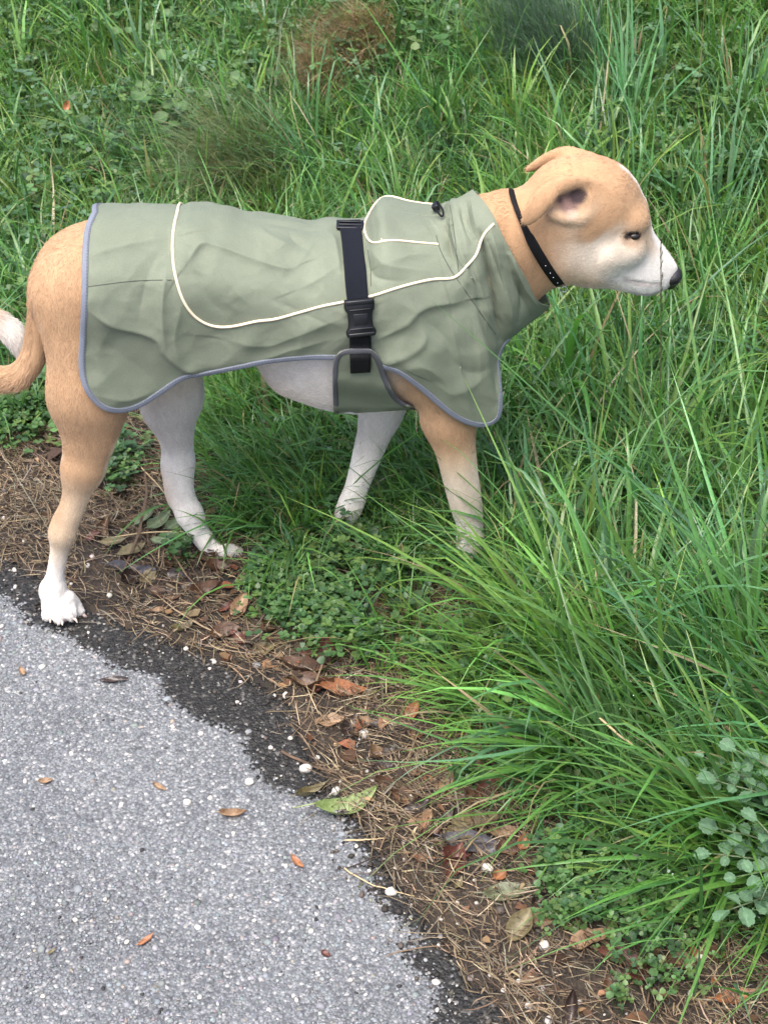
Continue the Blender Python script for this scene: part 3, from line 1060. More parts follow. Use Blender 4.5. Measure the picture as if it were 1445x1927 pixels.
def ribbon_on(name, left, right, n, across, material, parent, lift=0.0025, thick=0.0018, tree=None, bulge=0.0, raise_fn=None):
    """Band of cloth between two traced edges, laid on the coat, with real thickness."""
    Lp = catmull(left, n); Rp = catmull(right, n)
    top = np.zeros((n, across, 3)); nr = np.zeros((n, across, 3))
    for i in range(n):
        for j in range(across):
            f = j / (across - 1)
            p = Lp[i] * (1 - f) + Rp[i] * f
            top[i, j], nr[i, j] = on_coat(p[0], p[1], lift, tree)
    for j in range(across):
        top[:, j] = smooth_pts(top[:, j], 7); nr[:, j] = smooth_pts(nr[:, j], 7)
    for i in range(n):
        top[i] = smooth_pts(top[i], 3)
    prof = np.array([math.sin(math.pi * j / (across - 1)) for j in range(across)])
    nr /= np.linalg.norm(nr, axis=-1)[..., None]
    t2 = top + nr * (thick + bulge * prof)[None, :, None] if np.ndim(bulge) == 0 else top
    bot = top - nr * 0.001
    V = np.concatenate([t2.reshape(-1, 3), bot.reshape(-1, 3)])
    f1 = grid_faces(n, across)
    off = n * across
    f2 = f1[:, ::-1] + off
    F = [f1, f2]
    e = []
    for j in (0, across - 1):
        for i in range(n - 1):
            a, b2 = i * across + j, (i + 1) * across + j
            e.append([a, b2, b2 + off, a + off] if j else [b2, a, a + off, b2 + off])
    for i in (0, n - 1):
        for j in range(across - 1):
            a, b2 = i * across + j, i * across + j + 1
            e.append([b2, a, a + off, b2 + off] if i else [a, b2, b2 + off, a + off])
    return new_mesh(name, V, np.concatenate([f1, f2, np.array(e)]), material, parent)


# binding round the whole hem, rear edge and front edge -------------------------
def binding(name, P, Nrm, Inn, width, material, parent):
    """Folded tape: P edge points, Nrm outward normals, Inn direction into the cloth."""
    prof = [(-0.0022, -0.0030), (0.0003, -0.0018), (0.0006, -0.0006), (0.0002, 0.0008), (-0.0008, 0.0013), (-width * 0.5, 0.0015), (-width * 0.96, 0.0013), (-width, 0.0008), (-width, -0.0030)]
    rings = np.stack([P - Inn * a + Nrm * b for a, b in prof], 1)
    return rings


ring_idx = []
# order: rear ridge -> down near rear edge -> hem -> stop at chest (u = 0.955)
iu_end = int(np.searchsorted(uu, 0.955))
mid = NVv - 1
path = [(0, j) for j in range(0, NF2)]              # far hem corner .. ridge .. near hem corner (rear edge)
path = [(i, 0) for i in range(iu_end, 0, -1)] + path + [(i, NF2 - 1) for i in range(1, iu_end + 1)]
path = path[::2]
FW = to_world(full)
dU = np.gradient(FW, axis=0); dV = np.gradient(FW, axis=1)
NN = np.cross(dU, dV); NN /= np.linalg.norm(NN, axis=-1)[..., None] + 1e-12
if NN[NU // 2, -20, 1] > 0: NN = -NN
EP = np.array([FW[i, j] for i, j in path]); EN_ = np.array([NN[min(max(i, 2), NU - 3), min(max(j, 2), NF2 - 3)] for i, j in path])
EP = smooth_pts(EP, 5); EN_ = smooth_pts(EN_, 9); EN_ /= np.linalg.norm(EN_, axis=1)[:, None]
ET = np.gradient(EP, axis=0); ET /= np.linalg.norm(ET, axis=1)[:, None] + 1e-12
EI = np.cross(EN_, ET); EI /= np.linalg.norm(EI, axis=1)[:, None]
cen = FW.reshape(-1, 3).mean(0)
k = len(EP) // 2
if np.dot(EI[k], FW[NU // 2, mid] - EP[k]) < 0: EI = -EI
EI = smooth_pts(EI, 9)
rings = binding('hem_binding', EP, EN_, EI, 0.0074, M_bind, coat)
nb = rings.shape[1]
f = grid_faces(len(EP), nb, True)
new_mesh('hem_binding', rings.reshape(-1, 3), f, M_bind, coat)


def stitches(P, Nrm, Inn, off, lift, step, ln, material, parent, name='stitching'):
    seg = np.concatenate([[0], np.cumsum(np.linalg.norm(np.diff(P, axis=0), axis=1))])
    V, F = [], []
    for s0 in np.arange(0.004, seg[-1] - step, step):
        a_ = [np.array([np.interp(s0 + q_, seg, X_[:, c]) for c in range(3)]) for q_ in (0, ln) for X_ in (P,)]
        nn_ = np.array([np.interp(s0, seg, Nrm[:, c]) for c in range(3)]); ii_ = np.array([np.interp(s0, seg, Inn[:, c]) for c in range(3)])
        b_ = [x + ii_ * off + nn_ * lift for x in a_]
        v_, f_ = tube_mesh([b_[0] - nn_ * .0004, (b_[0] + b_[1]) / 2 + nn_ * .0003, b_[1] - nn_ * .0004], 0.0003, 4, False)
        o_ = len(V) * 12
        V.append(v_); F += [tuple(i + o_ for i in f) for f in f_]
    o = new_mesh(name, np.concatenate(V), F, material, parent)
    o['kind'] = 'stuff'
    return o


stitches(EP, EN_, EI, 0.0060, 0.0016, 0.0042, 0.0026, M_thread, coat)


def piping(name, px_pts, r, material, n=90, both=True, lift=0.0006):
    pts = np.array([on_coat(p[0], p[1], lift)[0] for p in catmull(px_pts, n)])
    pts = smooth_pts(pts, 5)
    return tube(name, pts, r, material, coat, 8), pts


pl1 = [(336, 393), (329, 420), (325, 455), (327, 498), (335, 537), (349, 573), (372, 600), (403, 614), (438, 614), (484, 604), (515, 601), (560, 589), (603, 577), (648, 568), (700, 557), (740, 544), (783, 532), (819, 525), (855, 523), (877, 501), (896, 480), (901, 462), (911, 440), (931, 419)]
ob, pts = piping('reflective_piping', pl1, 0.0018, M_pipe, 160)
tube('reflective_piping', mirror(pts[:136]), 0.0018, M_pipe, coat, 8)
pl2 = [(704, 392), (692, 402), (686, 420), (687, 438), (694, 452), (704, 458), (722, 454), (747, 453), (790, 457), (826, 460)]
ob, pts = piping('reflective_piping', pl2, 0.0014, M_pipe, 60)
tube('reflective_piping', mirror(pts), 0.0014, M_pipe, coat, 8)
for sm in ([(162, 540), (200, 535), (250, 529), (300, 527), (326, 527)], [(820, 440), (828, 470), (846, 505), (859, 524), (884, 560), (910, 598), (934, 632)], [(846, 384), (852, 420), (858, 470), (864, 520)], [(692, 470), (697, 500), (698, 540)]):
    pts = smooth_pts(np.array([on_coat(p[0], p[1], 0.0001)[0] for p in catmull(sm, 50)]), 5)
    tube('seam', pts, 0.0005, M_thread, coat, 5)

# belly band: comes from under the chest and closes on the near side
bl = [(654, 657), (640, 662), (631, 672), (627, 694), (627, 735), (629, 778)]
br = [(697, 657), (708, 664), (716, 678), (723, 698), (733, 724), (748, 750), (770, 764), (796, 769)]
nb_u, nb_v = 30, 44
Lb = catmull(bl, nb_v); Rb = catmull(br, nb_v)
fr = np.linspace(0, 1, nb_u)
BP = Lb[None] * (1 - fr)[:, None, None] + Rb[None] * fr[:, None, None]
s = np.linspace(0, 1, nb_v)
# rounded top end
topc = np.sin(np.pi * fr) * 0.0
Lt = -(0.117 - 0.012 * smoothstep(0.1, 0.45, s)) * np.cos(np.clip((s - 0.45) / 0.55, 0, 1) * np.pi / 2 * 0.97)
Lg = np.broadcast_to(Lt, (nb_u, nb_v)).copy()
pbump = np.stack([BP[..., 0] / 40, BP[..., 1] / 40, np.zeros((nb_u, nb_v))], -1)
Lg -= 0.003 * (ridged(pbump @ rot * np.array([0.6, 1.4, 1]) + 2) - 0.5)
for it in range(30):
    P = LP(BP[..., 0], BP[..., 1], Lg)
    I = np.clip(np.round((P - lo) / HV).astype(int), 0, dims - 1)
    bad = SD[I[..., 0], I[..., 1], I[..., 2]] < 0.005
    Lg = np.where(bad, Lg - 0.003, Lg)
Lg = blur(Lg, 6)
qb = LP(BP[..., 0], BP[..., 1], Lg)
qfull = np.concatenate([qb, (qb * np.array([1, -1, 1]))[:, ::-1]], 1)
band = new_mesh('belly_band', to_world(qfull).reshape(-1, 3), grid_faces(nb_u, 2 * nb_v), M_coat, coat)
sol = band.modifiers.new('thickness', 'SOLIDIFY'); sol.thickness = 0.002; sol.offset = 0
Bw = to_world(qfull)
band_tree = BVHTree.FromPolygons([tuple(v) for v in Bw.reshape(-1, 3)], [tuple(f) for f in grid_faces(nb_u, 2 * nb_v).tolist()])
for e in (0, nb_u - 1):
    pass
loop = np.concatenate([Bw[0, nb_v - 1::-1], Bw[1:-1, 0], Bw[-1, :nb_v]])
loop = smooth_pts(loop, 5)
lt = np.gradient(loop, axis=0); lt /= np.linalg.norm(lt, axis=1)[:, None]
lcen = Bw[nb_u // 2, nb_v // 2]
ln = []
for p in loop:
    h = band_tree.find_nearest(Vector(p))
    nn = h[1]
    if nn.dot(Vector(p) - Vector(CO)) > 0: nn = -nn
    ln.append(np.array(nn))
ln = smooth_pts(np.array(ln), 7); ln /= np.linalg.norm(ln, axis=1)[:, None]
li = np.cross(ln, lt); li /= np.linalg.norm(li, axis=1)[:, None]
if np.dot(li[10], lcen - loop[10]) < 0: li = -li
r2 = binding('x', loop, ln, li, 0.0068, M_bind2, coat)
stitches(loop, ln, li, 0.0055, 0.0016, 0.0042, 0.0026, M_thread, coat)
new_mesh('belly_band_binding', r2.reshape(-1, 3), grid_faces(len(loop), r2.shape[1], True), M_bind2, coat)

# strap, slider and side-release buckle ------------------------------------------
ribbon_on('strap', [(634, 418), (637, 436), (643, 500), (648, 552), (651, 572)], [(682, 415), (684, 433), (691, 495), (696, 552), (698, 572)], 34, 7, M_web, coat, 0.0035, 0.0016)


def frame_at(px, py, lift, up_px, tree=None):
    """Local frame on the cloth: origin, right, up, normal."""
    o, n = on_coat(px, py, lift, tree)
    u2, _ = on_coat(up_px[0], up_px[1], lift, tree)
    up = u2 - o; up -= n * (up @ n); up /= np.linalg.norm(up)
    r = np.cross(up, n)
    return o, r, up, n


def bev_box(bm, cx, cy, cz, sx, sy, sz, bevel=0.0012, segs=2):
    ret = bmesh.ops.create_cube(bm, size=1.0)
    vs = ret['verts']
    for v in vs:
        v.co = Vector((v.co.x * sx + cx, v.co.y * sy + cy, v.co.z * sz + cz))
    es = list({e for v in vs for e in v.link_edges})
    bmesh.ops.bevel(bm, geom=es, offset=bevel, segments=segs, affect='EDGES', profile=0.6)


def place(name, bm, fr, material, parent):
    o, r, u, n = fr
    for v in bm.verts:
        c = v.co
        v.co = Vector(o + r * c.x + u * c.y + n * c.z)
    bmesh.ops.recalc_face_normals(bm, faces=bm.faces)
    me = bpy.data.meshes.new(name); bm.to_mesh(me); bm.free()
    me.polygons.foreach_set('use_smooth', np.ones(len(me.polygons), bool))
    me.materials.append(material)
    ob = bpy.data.objects.new(name, me); scene.collection.objects.link(ob); ob.parent = parent
    return ob


s1 = px_size(660, 425, -0.08)
fr1 = frame_at(659, 430, 0.006, (659, 418))
bm = bmesh.new()
w, h_ = 54 * s1, 20 * s1
for cx, cy, sx, sy in ((0, h_ / 2, w, 0.0035), (0, -h_ / 2, w, 0.0035), (-w / 2 + 0.0018, 0, 0.0036, h_), (w / 2 - 0.0018, 0, 0.0036, h_), (0, 0.0, w, 0.0028)):
    bev_box(bm, cx, cy, 0.0, sx, sy, 0.0034, 0.0009)
place('strap_slider', bm, fr1, M_plastic, coat)

s2 = px_size(676, 595, -0.11)
fr2 = frame_at(676, 594, 0.0085, (674, 566))
# buckle outline, in photo pixels about its centre (x right, y up)
half = [(24, 36), (28, 33), (28.5, 18), (24, 10), (23, -6), (24, -18), (28.5, -26), (27, -35), (21, -37)]
outl = [(x, y) for x, y in half] + [(-x, y) for x, y in half[::-1]]
outl = catmull([(x, y) for x, y in outl], 64, True)[:-1] * s2
bm = bmesh.new()
rows = [(0.94, -0.004), (1.0, -0.002), (1.0, 0.002), (0.955, 0.0042), (0.86, 0.0054)]
vs = [[bm.verts.new((x * k, y * (1 - (1 - k) * .8), z)) for x, y in outl] for k, z in rows]
nn_ = len(outl)
for a, b2 in zip(vs[:-1], vs[1:]):
    for i in range(nn_):
        bm.faces.new((a[i], a[(i + 1) % nn_], b2[(i + 1) % nn_], b2[i]))
bm.faces.new(vs[-1]); bm.faces.new(vs[0][::-1])
bev_box(bm, 0, 31 * s2, 0.0050, 50 * s2, 9 * s2, 0.0042, 0.0014)
bev_box(bm, 0, 17 * s2, 0.0058, 40 * s2, 3 * s2, 0.0018, 0.0006)
bev_box(bm, 0, -20 * s2, 0.0056, 44 * s2, 3.5 * s2, 0.0022, 0.0007)
bev_box(bm, 0, -31 * s2, 0.0052, 50 * s2, 7 * s2, 0.0038, 0.0012)
bev_box(bm, 0, -2 * s2, 0.0056, 26 * s2, 22 * s2, 0.0012, 0.0005)
place('buckle', bm, fr2, M_plastic, coat)
# hook-and-loop tab below the buckle
both_tree = BVHTree.FromPolygons([tuple(v) for v in np.concatenate([cv, Bw.reshape(-1, 3)])], [tuple(f) for f in np.concatenate([cf, grid_faces(nb_u, 2 * nb_v) + len(cv)]).tolist()])
ribbon_on('strap_tab', [(655, 628), (655, 660), (656, 701)], [(700, 628), (701, 660), (700, 698)], 22, 6, M_black, coat, 0.0035, 0.0016, both_tree)

# cord lock at the nape of the collar
fr3 = frame_at(826, 398, 0.008, (826, 390))
bm = bmesh.new()
bev_box(bm, 0, 0, 0.0, 0.0095, 0.0105, 0.009, 0.0025, 3)
bev_box(bm, 0.000, 0.007, 0.0, 0.0060, 0.006, 0.006, 0.0018, 3)
place('cord_lock', bm, fr3, M_plastic, coat)
cpts = [on_coat(x, y, l)[0] for x, y, l in ((826, 398, .008), (836, 390, .012), (840, 402, .007), (836, 412, .006), (828, 406, .009))]
tube('cord', catmull(cpts, 24), 0.0013, M_black, coat, 6)

# ---- collar round the neck ----------------------------------------------------
body_tree = BVHTree.FromPolygons([tuple(v) for v in to_world(bv)], [tuple(f) for f in bf.tolist()])
ca, cb_ = np.array(to_world(LP(968, 370, 0.0))), np.array(to_world(LP(1052, 520, 0.0)))
cc = (ca + cb_) / 2
upv = (ca - cb_); upv /= np.linalg.norm(upv)
lat = np.array([DOG_YAW, 1.0, 0]) * np.array([0, 1, 0]); lat /= np.linalg.norm(lat)
fw = np.cross(upv, lat); fw /= np.linalg.norm(fw)
if fw[0] < 0: fw = -fw
rows = []
na = 72
for wz, off in ((-0.0066, 0.0010), (-0.0062, 0.0026), (0.0, 0.0030), (0.0062, 0.0026), (0.0066, 0.0010)):
    ring = []
    for a in np.linspace(0, 2 * np.pi, na, endpoint=False):
        dirv = np.cos(a) * upv + np.sin(a) * lat
        o = cc + fw * wz
        h = body_tree.ray_cast(Vector(o + dirv * 0.16), Vector(-dirv))
        p = np.array(h[0]) if h[0] is not None else o + dirv * 0.06
        r = (p - o) @ dirv
        ring.append(r)
    ring = np.array(ring)
    for _ in range(3):
        ring = np.maximum(ring, np.convolve(np.pad(ring, 6, 'wrap'), np.ones(13) / 13, 'valid'))
    ring = np.convolve(np.pad(ring, 2, 'wrap'), np.ones(5) / 5, 'valid')
    rows.append([cc + fw * wz * (1 - 0.55 * smoothstep(0.35, 0.95, np.cos(a))) + (np.cos(a) * upv + np.sin(a) * lat) * (r + off - 0.0008 * smoothstep(0.3, 0.95, np.cos(a))) for a, r in zip(np.linspace(0, 2 * np.pi, na, endpoint=False), ring)])
RV = np.array(rows)
collar = new_mesh('collar', RV.reshape(-1, 3), grid_faces(5, na, True), M_black, dog)
M_metal = mat('steel', lambda nt, b, o: (b.inputs['Base Color'].__setattr__('default_value', (0.62, 0.62, 0.62, 1)), b.inputs['Metallic'].__setattr__('default_value', 1.0), b.inputs['Roughness'].__setattr__('default_value', 0.25)))
rc = RV[2, int(na * 0.5)] + np.array([0.0, -0.012, 0.0])
a = np.linspace(0, 2 * np.pi, 25)
ringp = np.stack([rc[0] + 0.0042 * np.cos(a), rc[1] + 0 * a, rc[2] - 0.002 + 0.0042 * np.sin(a)], -1)
tube('collar_ring', ringp, 0.0012, M_metal, collar, 6)
for k in (0.60, 0.64, 0.68, 0.72):
    p = RV[2, int(na * k)]
    bm = bmesh.new(); bmesh.ops.create_uvsphere(bm, u_segments=8, v_segments=5, radius=0.0010)
    me = bpy.data.meshes.new('stud')
    for v in bm.verts: v.co += Vector(p)
    bm.to_mesh(me); bm.free(); me.materials.append(M_metal)
    o = bpy.data.objects.new('stud', me); scene.collection.objects.link(o); o.parent = collar

# ---- short fur on everything the coat leaves bare ----------------------------------
def build_fur(n):
    W = to_world(bv)
    tri = np.concatenate([bf[:, [0, 1, 2]], bf[:, [0, 2, 3]]])
    A_, B_, C_ = W[tri[:, 0]], W[tri[:, 1]], W[tri[:, 2]]
    nr = np.cross(B_ - A_, C_ - A_); ar = np.linalg.norm(nr, axis=1) + 1e-15
    nr /= ar[:, None]
    if np.mean((nr * (A_ - W.mean(0))).sum(1)) < 0: nr = -nr
    # bare part only: outside the coat
    out_x = (tri[:, 0] * 0).astype(bool)
    pj = to_px(bv)[tri[:, 0]]
    r2_ = np.random.default_rng(5)
    k = r2_.choice(len(tri), n, p=ar / ar.sum())
    u = r2_.random((n, 2)); fl = u.sum(1) > 1; u[fl] = 1 - u[fl]
    P = A_[k] + u[:, :1] * (B_[k] - A_[k]) + u[:, 1:] * (C_[k] - A_[k])
    Nn = nr[k]; vi = tri[k, 0]
    ok = np.ones(n, bool)
    for i in range(n):
        o = Vector(P[i]); nn = Vector(Nn[i])
        if bvh.ray_cast(o + nn * 0.001, nn, 0.06)[0] is not None or band_tree.ray_cast(o + nn * 0.001, nn, 0.04)[0] is not None:
            ok[i] = False
    ok &= P[:, 2] > 0.004
    P = P[ok]; Nn = Nn[ok]; vi = vi[ok]; n = len(P)
    pid = NEAREST[vi]
    cid = np.zeros(len(PRIMS), int)
    for c, (i0, i1, kk) in enumerate(CHAINS): cid[i0:i1] = c
    ax = np.array([p[1] - p[0] for p in PRIMS]); ax /= np.linalg.norm(ax, axis=1)[:, None] + 1e-9
    ax = ax * np.array(FLOW)[cid][:, None]
    F = ax[pid] + np.array([-0.1, 0, -0.25])
    F = F + r2_.normal(0, 0.18, (n, 3))
    F -= Nn * (F * Nn).sum(1)[:, None]
    F /= np.linalg.norm(F, axis=1)[:, None] + 1e-9
    px_ = to_px(bv[vi])
    tail_ = (px_[:, 0] < 62) & (px_[:, 1] > 560) & (px_[:, 1] < 760)
    head_ = px_[:, 0] > 960
    ln = np.where(tail_, 0.0095, np.where(head_, 0.0046, np.where(px_[:, 1] > 850, 0.0040, 0.0054))) * np.exp(r2_.normal(0, 0.22, n))
    lift = np.where(tail_, 0.55, np.where(head_, 0.19, 0.24))
    d0 = F + Nn * lift[:, None]; d0 /= np.linalg.norm(d0, axis=1)[:, None]
    t = np.linspace(0, 1, 4)
    C = P[:, None] + d0[:, None] * (ln[:, None] * t)[..., None] - Nn[:, None] * (ln[:, None] * 0.30 * t ** 2 * lift[:, None])[..., None] - Nn[:, None] * 0.0004
    cu = bpy.data.hair_curves.new('fur')
    cu.add_curves([4] * n)
    cu.points.foreach_set('position', C.astype(np.float32).ravel())
    ra = cu.attributes.get('radius') or cu.attributes.new('radius', 'FLOAT', 'POINT')
    ra.data.foreach_set('value', np.tile(np.array([0.00017, 0.00016, 0.00011, 0.00003], np.float32), n))
    ca_ = cu.attributes.new('fur_colour', 'FLOAT_COLOR', 'CURVE')
    cc_ = np.clip(col[vi] * np.exp(r2_.normal(0.03, 0.11, (n, 1))), 0.01, 0.9)
    ca_.data.foreach_set('color', np.concatenate([cc_, np.ones((n, 1))], 1).astype(np.float32).ravel())
    def hm(nt, b, out):
        a = attr(nt, 'fur_colour')
        nt.links.new(a.outputs['Color'], b.inputs['Base Color'])
        b.inputs['Roughness'].default_value = 0.6
        b.inputs['Specular IOR Level'].default_value = 0.25
    cu.materials.append(mat('fur_strand', hm))
    o = bpy.data.objects.new('fur', cu); scene.collection.objects.link(o); o.parent = dog
    o['kind'] = 'stuff'
    print('hairs', n)


build_fur(230000)
# ================================================================== THE GROUND
def flat_at(px, py, z=0.0):
    d = rays(px, py)
    t = (z - CAM_H) / d[..., 2]
    return (CO + t[..., None] * d)[..., :2]


def line_from_px(pts, head=6.0, tail=4.0):
    W = flat_at(np.array(pts, float)[:, 0], np.array(pts, float)[:, 1])
    a = W[0] + (W[0] - W[2]) / np.linalg.norm(W[0] - W[2]) * head
    b = W[-1] + (W[-1] - W[-4]) / np.linalg.norm(W[-1] - W[-4]) * tail
    return np.concatenate([[a], W, [b]])


EDGE = line_from_px([(0, 1040), (80, 1090), (165, 1150), (260, 1183), (370, 1222), (450, 1265), (525, 1298), (560, 1345), (572, 1410), (620, 1470), (690, 1550), (735, 1640), (800, 1730), (870, 1820), (940, 1900), (960, 1927)])
DARK = line_from_px([(0, 1112), (75, 1165), (150, 1200), (250, 1238), (312, 1262), (322, 1318), (350, 1345), (430, 1352), (480, 1390), (505, 1440), (560, 1470), (600, 1500), (650, 1545), (700, 1610), (715, 1680), (775, 1740), (800, 1790), (838, 1840), (850, 1927)])
GRASS = line_from_px([(-200, 880), (0, 850), (95, 835), (160, 800), (240, 775), (330, 765), (378, 800), (386, 880), (400, 960), (440, 1040), (470, 1090), (490, 1140), (560, 1190), (640, 1220), (690, 1270), (720, 1310), (790, 1340), (830, 1410), (900, 1470), (960, 1530), (1000, 1600), (1060, 1660), (1120, 1720), (1200, 1770), (1330, 1830), (1460, 1900), (1600, 1990)])


def signed(P, line):
    """Signed distance to a polyline running from far left to near right; positive on the meadow side."""
    P = np.asarray(P, float)
    shp = P.shape[:-1]
    P = P.reshape(-1, 2)
    best = np.full(len(P), 1e9); sg = np.ones(len(P))
    for a, b in zip(line[:-1], line[1:]):
        ab = b - a
        t = np.clip(((P - a) @ ab) / (ab @ ab), 0, 1)
        r = P - (a + t[:, None] * ab)
        d = np.hypot(r[:, 0], r[:, 1])
        s = ab[0] * (P[:, 1] - a[1]) - ab[1] * (P[:, 0] - a[0])
        m = d < best
        best = np.where(m, d, best); sg = np.where(m, np.sign(s), sg)
    return (best * sg).reshape(shp)


def H(P, d=None):
    """Height of the ground at (x, y)."""
    P = np.asarray(P, float)
    if d is None: d = signed(P, EDGE)
    z = -0.014 + 0.018 * smoothstep(-0.05, 0.02, d)
    z = z + 0.045 * np.clip(d - 0.05, 0, 0.7)
    e = np.clip(d - 0.75, 0, None)
    z = z + 0.30 * (np.sqrt(e ** 2 + 0.15 ** 2) - 0.15) * np.where(e < 6, 1, 6 / np.maximum(e, 1e-6))
    p3 = np.concatenate([P * 3.1, np.zeros(P.shape[:-1] + (1,))], -1)
    z = z + 0.05 * (fbm(p3, 3) - 0.5) * smoothstep(0.3, 1.0, d)
    z = z + 0.010 * (fbm(p3 * 6, 2) - 0.5) * smoothstep(0.0, 0.1, d)
    return z


def G(px, py, lift=0.0):
    """Point on the ground where that photo pixel looks."""
    z = 0.0
    for _ in range(14):
        xy = flat_at(np.array(float(px)), np.array(float(py)), z)
        z = 0.5 * z + 0.5 * float(H(xy))
    if float(signed(xy, EDGE)) < 0: z = max(z, 0.0)
    return np.array([xy[0], xy[1], z + lift])


def axis(parts):
    out = []
    for a, b, s in parts:
        out.append(np.arange(a, b, s))
    return np.concatenate(out + [[parts[-1][1]]])


def soil_mat(nt, b, out):
    n1 = noise_tex(nt, 16.0, 6.0); n2 = noise_tex(nt, 160.0, 4.0)
    r1 = ramp(nt, n1.outputs[0], [(0.30, (0.008, 0.006, 0.0045)), (0.5, (0.022, 0.016, 0.011)), (0.72, (0.05, 0.036, 0.023))])
    r2 = ramp(nt, n2.outputs[0], [(0.30, (0.5, 0.48, 0.46)), (0.7, (1.5, 1.45, 1.4))])
    nt.links.new(mixc(nt, 1.0, r1.outputs[0], r2.outputs[0], 'MULTIPLY'), b.inputs['Base Color'])
    b.inputs['Roughness'].default_value = 0.85
    ad = nt.nodes.new('ShaderNodeMath'); ad.operation = 'ADD'
    nt.links.new(n1.outputs[0], ad.inputs[0]); nt.links.new(n2.outputs[0], ad.inputs[1])
    add_bump(nt, b, ad.outputs[0], 0.9, 0.008)


def asphalt_mat(nt, b, out):
    tc = nt.nodes.new('ShaderNodeTexCoord')
    v1 = nt.nodes.new('ShaderNodeTexVoronoi'); v1.inputs['Scale'].default_value = 240
    v2 = nt.nodes.new('ShaderNodeTexVoronoi'); v2.inputs['Scale'].default_value = 420
    for v in (v1, v2): nt.links.new(tc.outputs['Object'], v.inputs['Vector'])
    sep = nt.nodes.new('ShaderNodeSeparateColor'); nt.links.new(v1.outputs['Color'], sep.inputs[0])
    r = ramp(nt, sep.outputs[0], [(0.0, (0.104, 0.110, 0.117)), (0.25, (0.138, 0.147, 0.156)), (0.6, (0.163, 0.174, 0.185)), (0.88, (0.193, 0.204, 0.214)), (0.97, (0.36, 0.355, 0.345))])
    sep2 = nt.nodes.new('ShaderNodeSeparateColor'); nt.links.new(v2.outputs['Color'], sep2.inputs[0])
    r2 = ramp(nt, sep2.outputs[1], [(0.0, (0.62, 0.62, 0.63)), (0.6, (1.0, 1.0, 1.0)), (1.0, (1.25, 1.23, 1.2))])
    c = mixc(nt, 1.0, r.outputs[0], r2.outputs[0], 'MULTIPLY')
    n = noise_tex(nt, 4.0, 4.0)
    rr = ramp(nt, n.outputs[0], [(0.28, (0.74, 0.74, 0.75)), (0.5, (0.98, 0.98, 0.98)), (0.72, (1.14, 1.14, 1.13))])
    c = mixc(nt, 1.0, c, rr.outputs[0], 'MULTIPLY')
    # binder between the stones
    rb = ramp(nt, v1.outputs['Distance'], [(0.30, (1, 1, 1)), (0.65, (0.62, 0.62, 0.64))])
    c = mixc(nt, 1.0, c, rb.outputs[0], 'MULTIPLY')
    a = attr(nt, 'dirt')
    dk = ramp(nt, sep.outputs[1], [(0.0, (0.004, 0.004, 0.004)), (0.7, (0.013, 0.0125, 0.012)), (0.93, (0.038, 0.037, 0.034)), (1.0, (0.16, 0.155, 0.145))])
    gm = nt.nodes.new('ShaderNodeMath'); gm.operation = 'MULTIPLY_ADD'
    nt.links.new(sep.outputs[2], gm.inputs[0]); gm.inputs[1].default_value = -0.45; nt.links.new(a.outputs['Fac'], gm.inputs[2])
    gr_ = ramp(nt, gm.outputs[0], [(0.02, (0, 0, 0)), (0.12, (1, 1, 1))])
    c = mixc(nt, gr_.outputs[0], c, dk.outputs[0])
    nt.links.new(c, b.inputs['Base Color'])
    b.inputs['Roughness'].default_value = 0.62
    b.inputs['Specular IOR Level'].default_value = 0.4
    hv = ramp(nt, v1.outputs['Distance'], [(0.0, (1, 1, 1)), (0.6, (0.0, 0.0, 0.0))])
    add_bump(nt, b, hv.outputs[0], 0.7, 0.0016)


M_soil = mat('dark_soil', soil_mat)
M_asphalt = mat('weathered_asphalt', asphalt_mat)
gx = axis([(-60, -6, 3.0), (-6, -1.4, 0.15), (-1.4, 1.6, 0.02), (1.6, 6, 0.15), (6, 60, 3.0)])
gy = axis([(-40, -3, 3.0), (-3, 0.8, 0.15), (0.8, 4.6, 0.02), (4.6, 10, 0.2), (10, 80, 3.5)])
GX, GY = np.meshgrid(gx, gy, indexing='ij')
gp = np.stack([GX, GY], -1)
gz = H(gp)
ground = new_mesh('ground', np.concatenate([gp, gz[..., None]], -1).reshape(-1, 3), grid_faces(len(gx), len(gy)), M_soil)
tag(ground, 'dark soil bank rising behind the road edge', 'ground', kind='structure')

rx = axis([(-30, -3, 1.5), (-3, -1.0, 0.1), (-1.0, 0.5, 0.008), (0.5, 4, 0.2)])
ry = axis([(-30, -3, 1.5), (-3, 0.7, 0.1), (0.7, 2.2, 0.008), (2.2, 8, 0.2)])
RX, RY = np.meshgrid(rx, ry, indexing='ij')
rp = np.stack([RX, RY], -1)
ed = signed(rp, EDGE)
rag = 0.03 * (fbm(np.concatenate([rp * 30, np.zeros(rp.shape[:2] + (1,))], -1), 3) - 0.5)
inside = (ed + rag) < 0.004
cells = inside[:-1, :-1] & inside[1:, :-1] & inside[1:, 1:] & inside[:-1, 1:]
rf = grid_faces(len(rx), len(ry)).reshape(len(rx) - 1, len(ry) - 1, 4)[cells]
dd = signed(rp, DARK) + 0.05 * (fbm(np.concatenate([rp * 22, np.ones(rp.shape[:2] + (1,))], -1), 4) - 0.5)
dirt = smoothstep(-0.030, 0.020, dd)
rz = 0.004 * (fbm(np.concatenate([rp * 5, np.zeros(rp.shape[:2] + (1,))], -1), 2) - 0.5) * smoothstep(0, 0.1, -ed)
rv = np.concatenate([rp, rz[..., None]], -1).reshape(-1, 3)
used = np.unique(rf)
re_map = np.full(len(rv), -1); re_map[used] = np.arange(len(used))
road = new_mesh('road', rv[used], re_map[rf], M_asphalt, attrs={'dirt': dirt.reshape(-1)[used]})
tag(road, 'weathered grey asphalt road with pale stone chips and a dirty edge', 'road', kind='structure')
